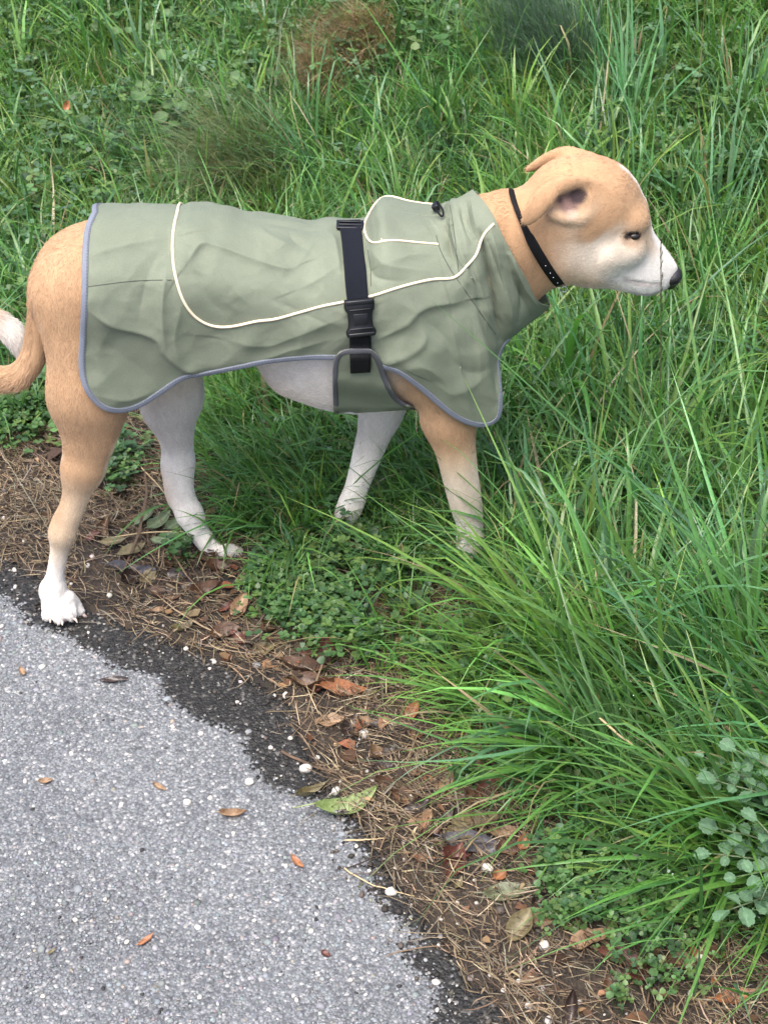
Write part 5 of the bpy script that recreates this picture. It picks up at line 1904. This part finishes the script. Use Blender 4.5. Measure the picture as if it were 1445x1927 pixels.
FL_ = 'fallen_leaf'
leaves = [
    # on the asphalt
    (218, 1297, 54, 2, .30, 'dark', 'dark narrow leaf with a reddish tip lying alone on the upper asphalt', dict(curl=.12, stalk=.3)),
    (46, 1281, 26, -60, .45, 'tan', 'small tan leaf scrap on the asphalt below the hind paw', {}),
    (90, 1487, 28, 10, .55, 'tan', 'small tan leaf scrap next to white chips at the left side of the asphalt', {}),
    (303, 1498, 32, -32, .34, 'tan', 'small slim tan leaf in the middle of the asphalt', {}),
    (441, 1551, 52, 4, .42, 'tan', 'curled pale tan leaf on the asphalt left of the green leaf', dict(curl=.4, cup=.5)),
    (561, 1640, 40, -52, .34, 'orange', 'slim orange leaf on the asphalt below the green leaf', {}),
    (277, 1786, 38, 46, .36, 'orange', 'small rusty leaf on the lower part of the asphalt', {}),
    (614, 1812, 22, -30, .6, 'red', 'tiny red brown leaf crumb near the lower edge of the asphalt', {}),
    (102, 1807, 20, 40, .4, 'olive', 'tiny olive leaf crumb at the lower left of the asphalt', {}),
    (590, 1503, 76, 34, .30, 'olive', 'olive brown curled leaf touching the stalk of the green leaf', dict(curl=.35, cup=.7)),
    # upper verge between the paws
    (250, 1077, 92, -8, .34, 'slate', 'long slate grey leaf between the hind paws', dict(curl=.2)),
    (256, 1049, 40, 30, .6, 'red', 'small red leaf above the long slate grey leaf', {}),
    (165, 880, 60, 12, .5, 'brown', 'brown leaf behind the near hind leg on the straw', {}),
    (98, 858, 64, 20, .45, 'dark', 'dark wet leaf at the left margin beside the clover', {}),
    (120, 838, 46, -30, .6, 'red', 'red brown leaf beside the dark wet leaf by the clover', {}),
    (215, 930, 60, -25, .5, 'dark', 'dark curled leaf behind the far hind leg hock', dict(curl=.5)),
    (262, 905, 50, 50, .5, 'brown', 'brown leaf under the herbs between the hind legs', {}),
    (313, 1124, 66, -14, .42, 'brown', 'brown pointed leaf on straw below the far hind paw', {}),
    (300, 1150, 40, 14, .4, 'tan', 'pale tan leaf below the brown pointed leaf', {}),
    (388, 1118, 60, 20, .5, 'brown', 'curled brown leaf just left of the clover', dict(curl=.5, cup=.6)),
    (340, 1096, 60, -30, .6, 'dark', 'dark crumpled leaf among straw right below the far hind paw', dict(wav=.15)),
    (486, 1050, 40, 30, .7, 'red', 'dark red leaf in front of the toes of the far hind paw', {}),
    (425, 1196, 62, 25, .6, 'brown', 'broad brown leaf at the foot of the clover', dict(cup=.4)),
    (452, 1150, 60, 62, .5, 'tan', 'tilted dull tan leaf leaning on the clover', dict(tilt=(-30, 20))),
    (497, 1226, 48, 35, .8, 'olive', 'mottled olive leaf below the clover', {}),
    # the heap in the middle
    (572, 1262, 90, -14, .42, 'brown', 'long brown leaf at the upper left of the leaf heap', dict(curl=.35, cup=.5)),
    (612, 1240, 66, 80, .5, 'red', 'upright red brown leaf standing in the leaf heap', dict(tilt=(-50, 0), curl=.4)),
    (585, 1292, 92, -12, .40, 'brown', 'crinkled brown leaf in the middle of the heap', dict(curl=.3, cup=.7, wav=.14)),
    (646, 1307, 88, -6, .42, 'orange', 'rusty orange brown leaf at the front of the heap', dict(curl=.3, cup=.5)),
    (690, 1312, 44, 30, .75, 'olive', 'olive tan rounded leaf at the right end of the heap', {}),
    (640, 1262, 60, 20, .5, 'dark', 'dark leaf under the grass behind the heap', {}),
    (776, 1346, 42, 48, .6, 'orange', 'bright orange leaf standing on its edge under the grass', dict(tilt=(-35, 10), cup=.4)),
    (738, 1371, 84, -4, .42, 'slate', 'wide dark slate leaf below the bright orange leaf', dict(curl=.12)),
    (703, 1338, 36, 0, .6, 'red', 'small rust leaf under drooping grass blades left of the orange leaf', {}),
    (688, 1166, 62, 82, .36, 'slate', 'slate grey rolled leaf standing upright in the clover', dict(tilt=(-60, 0), cup=1.0)),
    (724, 1448, 50, 10, .5, 'dark', 'dark leaf piece above the long twig', {}),
    (890, 1446, 56, -30, .62, 'tan', 'crumpled tan leaf under the arching grass blades', dict(wav=.16, cup=.4)),
    (836, 1470, 74, 75, .5, 'tan', 'dusty pinkish tan leaf right of the twig end', dict(wav=.12)),
    (862, 1500, 60, 20, .6, 'brown', 'brown leaf beside the dusty tan leaf', {}),
    (806, 1468, 20, 20, .9, 'orange', 'tiny orange leaf crumb left of the dusty tan leaf', {}),
    (915, 1500, 70, 70, .6, 'red', 'red brown leaf deep under the grass on the right', dict(tilt=(-20, 0))),
    (900, 1548, 112, 14, .40, 'olive', 'large olive brown leaf with wavy edge right of the green leaf', dict(curl=.25)),
    (890, 1592, 120, -12, .40, 'slate', 'large wet grey brown leaf lying in front of the grass', dict(curl=.15)),
    (948, 1570, 60, 10, .5, 'tan', 'pale tan leaf just right of the wet grey brown leaf', {}),
    (855, 1628, 74, 66, .55, 'red', 'pointed red brown leaf leaning against the straw', dict(tilt=(-20, 15), cup=.4)),
    (795, 1617, 50, -10, .35, 'orange', 'slim orange brown leaf left of the pointed red leaf', {}),
    (985, 1590, 36, 60, .7, 'orange', 'curled rust leaf caught in the grass tips', dict(curl=.6, tilt=(-30, 0))),
    (955, 1682, 100, 12, .42, 'mottled', 'grey green mottled leaf at the foot of small herbs', dict(curl=.2)),
    (1012, 1640, 60, 30, .5, 'brown', 'brown leaf half hidden behind the mottled leaf', {}),
    (940, 1650, 34, 40, .7, 'orange', 'small rusty leaf above the mottled leaf', {}),
    (978, 1752, 76, 50, .62, 'olive', 'dull brown leaf standing by the largest white pebble', dict(tilt=(-25, 0), cup=.4)),
    (1108, 1774, 92, 24, .46, 'tan', 'ragged dusty brown leaf right of the largest white pebble', dict(wav=.16, jag=.2)),
    (1105, 1694, 74, -6, .5, 'dark', 'dark brown leaf lying between the two herb patches', {}),
    (1142, 1676, 84, 84, .40, 'dark', 'dark upright leaf stuck in the herbs', dict(tilt=(-45, 0), cup=.7)),
    (1172, 1810, 100, -16, .42, 'red', 'long rusty brown leaf in the lower right litter', dict(curl=.25, cup=.4)),
    (1226, 1838, 110, 22, .38, 'red', 'dark red curled leaf in the lower right litter', dict(curl=.5, cup=.8)),
    (1290, 1812, 80, 10, .5, 'tan', 'tan leaf beside the white snail shell', {}),
    (1236, 1886, 90, 80, .30, 'dark', 'dark red narrow leaf hanging down at the bottom edge', dict(cup=.8)),
    (1148, 1852, 50, 70, .5, 'brown', 'small brown leaf left of the dark red leaves', {}),
    (1073, 1908, 70, 78, .36, 'dark', 'dark brown leaf standing upright at the bottom edge', dict(tilt=(-50, 0), cup=.6)),
    (1275, 1692, 44, 80, .6, 'tan', 'pale tan seed leaf caught in the grass on the right', dict(tilt=(-50, 0), cup=.8, h=0.03)),
    (1380, 1880, 80, 12, .4, 'orange', 'rusty leaf under the grass at the lower right corner', {}),
    (128, 200, 34, 70, .5, 'orange', 'orange dead leaf hanging in the grass at the upper left', dict(tilt=(-50, 0), cup=.5, h=0.06)),
]
for px, py, ln, ang, ra, kd, lab, kw in leaves:
    put_leaf(FL_, px, py, ln, ang, ra, kd, lab, **kw)

# the pale green leaf by the road edge: a folded blade on a long stalk
gl = put_leaf(FL_, 655, 1524, 128, 22, .36, 'green', 'pale green curled leaf with dark specks on the asphalt edge', curl=.45, cup=.45, jag=.08, bend=.35, stalk=.32)

# trodden pieces of leaf that look alike
r45 = np.random.default_rng(45)
kk = 0
while kk < 48:
    f = r45.random()
    bx = np.interp(f, [0, .25, .5, .75, 1], [60, 330, 560, 780, 1010]); by = np.interp(f, [0, .25, .5, .75, 1], [960, 1120, 1300, 1560, 1800])
    px, py = bx + r45.normal(35, 60), by + r45.normal(-20, 40)
    g_ = G(px, py)
    if signed(g_[:2], EDGE) < 0.012 or signed(g_[:2], GRASS) > 0.05: continue
    put_leaf(FL_, px, py, r45.uniform(24, 58), r45.uniform(-60, 80), r45.uniform(.4, .75), ['brown', 'brown', 'dark', 'tan', 'red', 'olive'][r45.integers(0, 6)], 'small crumpled piece of dead leaf trodden into the straw',
             curl=r45.uniform(.1, .5), cup=r45.uniform(.1, .7), tilt=(r45.normal(0, 14), r45.normal(0, 14)), wav=.12, jag=.15, stalk=0, group='trodden leaf pieces in the straw')
    kk += 1

# extra crumbs of dead leaf on the strip
n = 4200
P = np.stack([rng.uniform(-0.9, 0.6, n), rng.uniform(0.85, 2.2, n)], -1)
de = signed(P, EDGE); dg = signed(P, GRASS)
k = (de > 0.0) & (dg < 0.10) & (dg > -0.14)
k &= rng.random(n) < 0.55
P = P[k]; n = len(P)
az = rng.uniform(0, 6.28, n)
C = np.concatenate([P, (H(P) + rng.uniform(0.002, 0.01, n))[:, None]], -1)
L = np.exp(rng.normal(math.log(0.013), 0.5, n))
v_, f_, t_ = leaflets(C, az, rng.normal(0, 0.25, n), L, L * rng.uniform(0.3, 0.8, n), pick(rng, n, [(0.10, 0.055, 0.03), (0.20, 0.12, 0.065), (0.05, 0.032, 0.022), (0.16, 0.06, 0.03), (0.26, 0.19, 0.11)], [30, 25, 25, 10, 10], 0.25))
tag(new_mesh('leaf_litter', v_, f_, M_straw, attrs={'tint': t_}), 'crumbled brown leaf litter on the soil strip', 'leaf litter', kind='stuff')

# ---- pebbles -----------------------------------------------------------------------
M_pebble = plain('white_limestone', (0.43, 0.40, 0.36), 0.7, 0.12, 120, 0.4)
M_pebble2 = plain('grey_limestone', (0.17, 0.165, 0.155), 0.75, 0.2, 120, 0.4)


def pebble(px, py, r_px, label, group=None, m=None, cat='pebble', name='pebble'):
    c = G(px, py); s = float(np.dot(c - CO, CF)) / FOCAL
    r = r_px * s * (0.92 if r_px > 8 else 0.72)
    rr = np.random.default_rng(int(px * 3 + py))
    d = ICO2_V / np.linalg.norm(ICO2_V, axis=1)[:, None]
    o = rr.uniform(0, 40, 3)
    V = d * (1 + 0.5 * (vnoise(d * 1.3 + o) - 0.5) + 0.22 * (vnoise(d * 3.1 + o) - 0.5))[:, None]
    V = V * np.array([1.0, rr.uniform(0.7, 0.95), rr.uniform(0.6, 0.85)]) * r
    a = rr.uniform(0, 6.28)
    R = np.array([[math.cos(a), -math.sin(a), 0], [math.sin(a), math.cos(a), 0], [0, 0, 1]])
    ob = new_mesh(name, V @ R.T, ICO2_F, m or M_pebble)
    ob.location = c + np.array([0, 0, r * 0.35])
    tag(ob, label, cat, group)
    return ob


big = [
    (1023, 1782, 14, 'largest white pebble, round, on the straw near the bottom'),
    (916, 1636, 12, 'white oval pebble in front of the grass by the pointed red leaf'),
    (577, 1454, 14, 'cream oblong pebble on the asphalt edge below the twig start'),
    (632, 1492, 12, 'pinkish white pebble above the pale green leaf'),
    (471, 1488, 10, 'round cream pebble on the asphalt left of the green leaf'),
    (538, 1311, 9, 'white pebble on the dark grit left of the leaf heap'),
    (684, 1383, 11, 'white pebble at the left end of the wide slate leaf'),
    (705, 1414, 9, 'cream pebble in the straw above the long twig'),
    (1032, 1922, 11, 'white pebble cut by the bottom edge of the picture'),
    (1300, 1871, 10, 'off-white pebble under the lower right herbs'),
    (736, 1686, 12, 'flat beige stone on the dark asphalt margin'),
]
for px, py, r_, lab in big: pebble(px, py, r_, lab, 'pale pebbles of the verge')
pebble(484, 1254, 10, 'grey pebble in the straw below the mottled olive leaf', 'pale pebbles of the verge', M_pebble2)
pebble(739, 1410, 8, 'small grey pebble beside the cream pebble above the twig', 'pale pebbles of the verge', M_pebble2)
for px, py, r_ in ((517, 1313, 6), (773, 1414, 7), (547, 1395, 7), (598, 1427, 8), (644, 1431, 6), (773, 1500, 7), (800, 1509, 8), (786, 1492, 6), (760, 1585, 7), (743, 1635, 6), (760, 1619, 6), (893, 1657, 6), (976, 1847, 8), (994, 1894, 9), (1090, 1887, 8), (1021, 1862, 8), (896, 1700, 6), (829, 1731, 6), (68, 904, 6), (9, 976, 7), (47, 1019, 7), (166, 1066, 8), (29, 1078, 8), (32, 1118, 7), (135, 1100, 5), (700, 1470, 6), (860, 1700, 6), (690, 1452, 6)):
    pebble(px, py, r_, 'small white pebble lying in the straw of the verge', 'small white pebbles in the verge straw')
for px, py, r_ in ((923, 1836, 8), (947, 1865, 8), (820, 1863, 9), (822, 1916, 7), (845, 1898, 6), (671, 1602, 6), (695, 1648, 6), (351, 1223, 7), (404, 1249, 7), (448, 1337, 6)):
    pebble(px, py, r_, 'small pale stone on the dark gritty margin of the asphalt', 'pale stones on the dark asphalt margin')
for px, py, r_ in ((7, 1194, 8), (182, 1362, 6), (138, 1434, 8), (172, 1446, 7), (51, 1485, 7), (327, 1383, 7), (380, 1396, 8), (354, 1526, 9), (232, 1529, 7), (441, 1584, 7), (397, 1517, 7), (145, 1747, 8), (480, 1747, 6), (586, 1768, 8), (540, 1645, 7), (378, 1892, 8), (242, 1788, 8), (559, 1897, 7), (201, 1708, 6), (437, 1700, 6), (300, 1640, 6), (60, 1620, 6), (500, 1840, 7), (85, 1890, 7), (660, 1860, 7)):
    pebble(px, py, r_, 'small pale stone chip standing out of the grey asphalt', 'pale chips on the grey asphalt')
M_shell = plain('bleached_shell', (0.48, 0.455, 0.39), 0.45, 0.12, 90, 0.2)
sh = pebble(1318, 1802, 14, 'bleached snail shell at the foot of the grass in the lower right', None, M_shell, 'snail shell', 'snail_shell')

# ---- twigs and single stalks ----------------------------------------------------------
M_twig = plain('brown_twig', (0.10, 0.065, 0.042), 0.8, 0.3, 90, 0.5)
M_stalk = plain('dry_stalk', (0.42, 0.32, 0.18), 0.65, 0.2, 90, 0.2)
M_stem = plain('dark_grass_stem', (0.11, 0.105, 0.058), 0.6, 0.3, 90, 0.2)


def twig(name, pts, r, m, label, cat='twig', h=0.004, rough=0.3):
    P = np.array([ray_at(x, y, h) for x, y in pts])
    Q = catmull(P, 16)
    Q += np.random.default_rng(int(pts[0][0])).normal(0, r * rough, Q.shape)
    o = tube(name, Q, r * np.linspace(1.0, 0.55, 16), m, None, 6)
    return tag(o, label, cat)


twig('twig', [(530, 1414), (600, 1444), (690, 1470), (760, 1490), (808, 1503)], 0.0022, M_twig, 'long brown twig lying across the verge to the asphalt')
twig('twig', [(930, 1830), (985, 1812), (1040, 1795), (1062, 1780)], 0.0020, M_twig, 'short brown twig pointing at the largest white pebble')
twig('twig', [(1005, 1875), (1040, 1868), (1075, 1860)], 0.0014, M_twig, 'thin twig below the largest white pebble')
twig('twig', [(205, 1010), (150, 985), (120, 960)], 0.0012, M_twig, 'thin dark twig behind the near hind paw')
twig('dry_stalk', [(648, 1634), (690, 1660), (740, 1677), (780, 1686)], 0.0011, M_stalk, 'straight straw stalk lying on the asphalt edge', 'straw')
twig('dry_stalk', [(650, 1582), (690, 1580), (730, 1577)], 0.0013, M_stalk, 'short pale straw stalk below the green leaf', 'straw')
twig('dry_stalk', [(1128, 1352), (1180, 1395), (1235, 1430), (1272, 1456)], 0.0016, M_stalk, 'pale dry blade lying across the long green grass', 'dry blade', h=0.12)
twig('dry_stalk', [(236, 850), (300, 915), (330, 960)], 0.0010, M_stalk, 'straight straw stalk between the hind legs', 'straw', h=0.02)

# tall stem of grass right in front of the muzzle
st = empty('seed_grass_stem', tuple(G(1236, 935)))
tag(st, 'tall thin dark seed stem rising past the muzzle', 'grass stem')
b0 = np.zeros(3)
top = np.array([0, 0, 0.0])
dirv = rays(1243, 448); t_ = (1.825) / dirv[1]; top = CO + dirv * t_ - np.array(st.location)
mid_ = (b0 + top) * 0.5 + np.array([0.004, 0.012, 0])
pth = catmull([b0, mid_, top], 30)
tube('stalk', pth, np.linspace(0.0010, 0.0006, 30), M_stem, st, 6)
tp = pth[-8:]
pr0 = np.random.default_rng(9)
for i in range(20):
    f = np.clip(i / 19 + pr0.normal(0, 0.02), 0, 1)
    p = np.array([np.interp(f, np.linspace(0, 1, len(tp)), tp[:, c]) for c in range(3)])
    a = pr0.uniform(0, 6.28)
    e = p + np.array([math.cos(a) * 0.0016, math.sin(a) * 0.0016, pr0.uniform(0.006, 0.011)])
    tube('spikelet', [p, (p + e) / 2 + np.array([math.cos(a), math.sin(a), 0]) * 0.0008, e], [0.0003, 0.0006, 0.0002], M_stem, st, 5)


# ---- plants -----------------------------------------------------------------------------
def scallop_geo(L, seed, teeth=11):
    r = np.random.default_rng(seed)
    m = teeth * 4
    a = np.linspace(-math.pi * 0.93, math.pi * 0.93, m)
    rad = 0.5 * (1 + 0.075 * np.cos(a * teeth * 1.05)) * (0.90 + 0.10 * np.cos(a)) * (1 + 0.06 * r.normal(0, 1, m) * 0.5)
    x = 0.5 + rad * np.cos(a); y = rad * np.sin(a) * (0.80 + 0.10 * np.cos(a))
    rings = [np.stack([0.5 + (x - 0.5) * k, y * k], -1) for k in (0.45, 1.0)]
    V = [np.array([[0.5, 0.0]])] + rings
    V = np.concatenate(V)
    V = np.concatenate([V, [[-0.02, 0.0]]])
    o = r.uniform(0, 30)
    z = 0.42 * np.abs(V[:, 1]) ** 1.1 - 0.25 * (V[:, 0] - 0.4) ** 2 + 0.10 * (vnoise(np.stack([V[:, 0] * 3 + o, V[:, 1] * 3, V[:, 0] * 0], -1)) - 0.5)
    vein = np.where(np.abs(V[:, 1]) < 0.02, 0.4, 0.0)
    F = []
    for i in range(m - 1):
        F.append((0, 1 + i, 2 + i)); F.append((1 + i, 1 + m + i, 2 + m + i, 2 + i))
    F.append((0, m, len(V) - 1)); F.append((0, len(V) - 1, 1)); F.append((m, 2 * m, len(V) - 1)); F.append((1, len(V) - 1, 1 + m))
    return np.concatenate([V, z[:, None]], 1) * L, F, vein


def orient(o, pos, fwd, up):
    f = Vector(fwd).normalized(); u = Vector(up)
    s = u.cross(f).normalized(); u = f.cross(s)
    M = Matrix((f, s, u)).transposed()
    o.matrix_local = Matrix.Translation(Vector(pos)) @ M.to_4x4()


scal = []
for i in range(4):
    V, F, vein = scallop_geo(1.0, 40 + i, (9, 11, 10, 12)[i])
    ob = new_mesh('leaflet', V, F, LEAF['burnet'], attrs={'vein': vein})
    scal.append(ob.data); bpy.data.objects.remove(ob)
base = np.array(G(1500, 1640))
bp = empty('burnet_plant', tuple(base))
tag(bp, 'grey green herb with round toothed leaflets at the right edge', 'herb')
stems = [((1440, 1560, .06), (1390, 1490, .12), (1296, 1446, .15), 40), ((1460, 1530, .08), (1410, 1470, .15), (1325, 1425, .17), 40), ((1470, 1520, .10), (1450, 1450, .17), (1385, 1412, .18), 46), ((1480, 1560, .08), (1440, 1500, .15), (1350, 1470, .17), 46), ((1490, 1540, .10), (1470, 1470, .17), (1430, 1430, .19), 46),
         ((1470, 1620, .06), (1430, 1580, .12), (1352, 1560, .14), 50), ((1480, 1640, .06), (1440, 1620, .11), (1338, 1606, .12), 46), ((1480, 1660, .05), (1430, 1690, .09), (1372, 1712, .10), 50), ((1490, 1680, .06), (1460, 1590, .15), (1425, 1545, .17), 54), ((1490, 1660, .06), (1450, 1640, .12), (1385, 1650, .13), 46)]
pr_ = np.random.default_rng(12)
for a, m_, e, lp in stems:
    pts = [base + np.array([pr_.normal(0, .006), pr_.normal(0, .006), 0])] + [ray_at(x, y, h) for x, y, h in (a, m_, e)]
    Q = catmull(pts, 24) - base
    stem = tube('stem', Q, np.linspace(0.0017, 0.0009, 24), LEAF['ash'], bp, 5)
    k = 23
    s = px_size(1380, 1550, -0.5)
    first = True
    while k > 6:
        p = Q[k]; T = Q[min(k + 1, 23)] - Q[k - 1]; T = T / np.linalg.norm(T)
        side = np.cross(T, [0, 0, 1]); side /= np.linalg.norm(side)
        for sg in ((0,) if first else (-1, 1)):
            d = T * (1.0 if sg == 0 else 0.35) + side * sg * 1.0 + pr_.normal(0, 0.15, 3)
            lf = bpy.data.objects.new('leaflet', scal[pr_.integers(0, 4)]); scene.collection.objects.link(lf); lf.parent = bp
            up = np.array([0.0, -0.35, 1.0]) + pr_.normal(0, 0.42, 3)
            orient(lf, p, d, up)
            z = lp * 0.00044 * pr_.uniform(0.62, 1.15)
            lf.scale = (z, z, z)
        first = False
        k -= 2
# broad leaved weed in the meadow behind the back of the dog
rd_geo = []
for i in range(2):
    V, F, vein = leaf_geo(1.0, 0.85, 0.12, 0.12, 0.05, 300 + i, 0.9, 0.03)
    V[:, 0] += 0.5
    ob = new_mesh('leaf', V, F, LEAF['fresh'], attrs={'vein': vein}); rd_geo.append(ob.data); bpy.data.objects.remove(ob)


def rosette(px, py, n, L, h, label, kind='fresh', seed=1, spots=None):
    r = np.random.default_rng(seed)
    c = np.array(G(px, py))
    root = empty('broadleaf_weed', tuple(c)); tag(root, label, 'weed')
    for i in range(n):
        az = i * 2.4 + r.normal(0, .25); el = r.uniform(0.5, 1.1)
        hh = h * r.uniform(0.6, 1.1)
        p = np.array([math.cos(az) * hh / math.tan(el), math.sin(az) * hh / math.tan(el), hh])
        st_ = tube('leaf_stalk', catmull([np.zeros(3), p * np.array([.4, .4, .7]), p], 8), 0.0012, LEAF['fresh'], root, 5)
        lf = bpy.data.objects.new('leaf', rd_geo[i % 2]); scene.collection.objects.link(lf); lf.parent = root
        d = np.array([math.cos(az), math.sin(az), r.normal(-0.1, 0.2)])
        orient(lf, p, d, np.array([0, -0.4, 1.0]) + r.normal(0, .2, 3))
        z = L * r.uniform(0.75, 1.2); lf.scale = (z, z, z)
    return root


rosette(348, 232, 11, 0.046, 0.10, 'bright green round leaved weed above the back of the coat', seed=4)
rosette(375, 262, 7, 0.034, 0.06, 'smaller round leaved weed just below the bright green one', seed=6)
rosette(255, 95, 8, 0.034, 0.09, 'round leaved weed in the upper left of the meadow', seed=8)
# dock leaf beside the near front paw
dc = np.array(ray_at(925, 1085, 0.0))
dk_ = empty('dock_plant', tuple(dc)); tag(dk_, 'single broad upright leaf in the grass beside the near front paw', 'leaf')
for (az, L, w, til) in ((100, 0.070, 0.46, 68), (40, 0.052, 0.40, 40)):
    V, F, vein = leaf_geo(L, L * w, 0.15, 0.25, 0.04, 5 + az, 1.0, 0.02)
    V[:, 0] += L / 2 + L * 0.15
    R = np.array(Matrix.Rotation(math.radians(az), 3, 'Z') @ Matrix.Rotation(math.radians(-til), 3, 'Y'))
    new_mesh('leaf', V @ R.T, F, LEAF['fresh'], dk_, attrs={'vein': vein})
# fallen compound leaf between the hind legs
cb = np.array(ray_at(272, 1006, 0.012))
cl_ = empty('fallen_compound_leaf', tuple(cb)); tag(cl_, 'fallen dull green compound leaf between the hind legs', 'leaf')
r0, r1 = ray_at(205, 1012, .010) - cb, ray_at(352, 1000, .016) - cb
tube('leaf_stalk', catmull([r0, (r0 + r1) / 2 + np.array([0, 0, .004]), r1], 10), 0.0011, M_stalk, cl_, 5)
for (px, py, ln, ang, w, kd) in ((272, 972, 62, 62, .42, 'ash'), (300, 978, 66, 56, .42, 'ash'), (328, 985, 48, 52, .5, 'ash'), (332, 1012, 46, -30, .55, 'ash'), (248, 1034, 66, 40, .5, 'olive'), (213, 1017, 50, 14, .45, 'olive'), (305, 1018, 44, -8, .5, 'ash')):
    c = ray_at(px, py, 0.014); s = float(np.dot(c - CO, CF)) / FOCAL
    V, F, vein = leaf_geo(ln * s, ln * s * w, 0.15, 0.18, 0.06, px, 1.0, 0.04, stalk=0.1)
    R = np.array(Matrix.Rotation(math.radians(ang), 3, 'Z') @ Matrix.Rotation(math.radians(pr_.normal(0, 9)), 3, 'X'))
    new_mesh('leaflet', V @ R.T + (c - cb), F, LEAF[kd], cl_, attrs={'vein': vein})


# ---- special tufts of the meadow ----------------------------------------------------------
def tuft(name, spots, per, rad, length, width, az, azs, a0, bend, tints, label, cat, rows=6, seed=3, up=0.0):
    global g2
    r = np.random.default_rng(seed)
    B = []
    for px, py, rp in spots:
        c = G(px, py); s = float(np.dot(c - CO, CF)) / FOCAL
        B.append(c[:2] + r.normal(0, 0.5, (per, 2)) * rp * s * np.array([1, 1.6]))
    B = np.concatenate(B); n = len(B)
    B3 = np.concatenate([B, H(B)[:, None] - 0.003 + up], -1)
    tc = pick(r, n, tints, np.ones(len(tints)), 0.2)
    v_, f_, t_ = strands(B3, r.normal(az, azs, n), np.abs(r.normal(a0, 0.25, n)), np.abs(r.normal(bend, 0.4, n)), length * np.exp(r.normal(0, .3, n)), width * np.exp(r.normal(0, .25, n)), tc, rows=rows, drift=r.normal(0, .4, n), twist=r.normal(0, .8, n))
    o = new_mesh(name, v_, f_, M_grass, attrs={'tint': t_})
    return tag(o, label, cat)


tuft('dry_grass_tuft', [(665, 100, 60), (640, 140, 50), (710, 95, 40), (612, 175, 26)], 900, 0, 0.085, 0.0018, math.radians(215), 0.7, 0.75, 1.0, [(0.25, 0.185, 0.105), (0.17, 0.12, 0.07), (0.33, 0.26, 0.16)], 'brown mound of dead thin grass in the upper meadow', 'dry grass', up=0.03)
tuft('grass_tuft', [(1040, 120, 60), (1000, 105, 45), (1085, 150, 40)], 700, 0, 0.17, 0.0018, math.radians(190), 1.0, 0.35, 0.8, [(0.070, 0.125, 0.085), (0.090, 0.150, 0.105)], 'fine blue green tussock in the upper right meadow', 'grass tuft', seed=5)
tuft('grass_tuft', [(520, 330, 70), (470, 350, 50)], 700, 0, 0.20, 0.0020, math.radians(200), 0.5, 0.6, 1.1, [(0.10, 0.17, 0.07), (0.13, 0.19, 0.09), (0.20, 0.19, 0.10)], 'drooping fine tussock right behind the back of the coat', 'grass tuft', seed=6)

# drops of dew on the long blades
n = 2600
gi = g2.integers(0, len(gr.data.vertices), n * 3)
co = np.zeros(len(gr.data.vertices) * 3, np.float32); gr.data.vertices.foreach_get('co', co); co = co.reshape(-1, 3)
P = co[gi]
P = P[(P[:, 1] < 2.6) & (P[:, 2] > H(P[:, :2]) + 0.03)][:n]
r_ = np.exp(g2.normal(math.log(0.0008), 0.3, len(P)))
v = ICO_V[None] * r_[:, None, None] + P[:, None] + np.array([0, 0, 0.0006])
f = (ICO_F[None] + (np.arange(len(P)) * len(ICO_V))[:, None, None]).reshape(-1, 3)
def dewm(nt, b, out):
    b.inputs['Base Color'].default_value = (0.9, 0.95, 0.95, 1); b.inputs['Roughness'].default_value = 0.04
    b.inputs['Transmission Weight'].default_value = 0.9; b.inputs['IOR'].default_value = 1.33
tag(new_mesh('dew', v.reshape(-1, 3), f, mat('dew_drop', dewm)), 'tiny drops of dew on the grass blades', 'dew', kind='stuff')
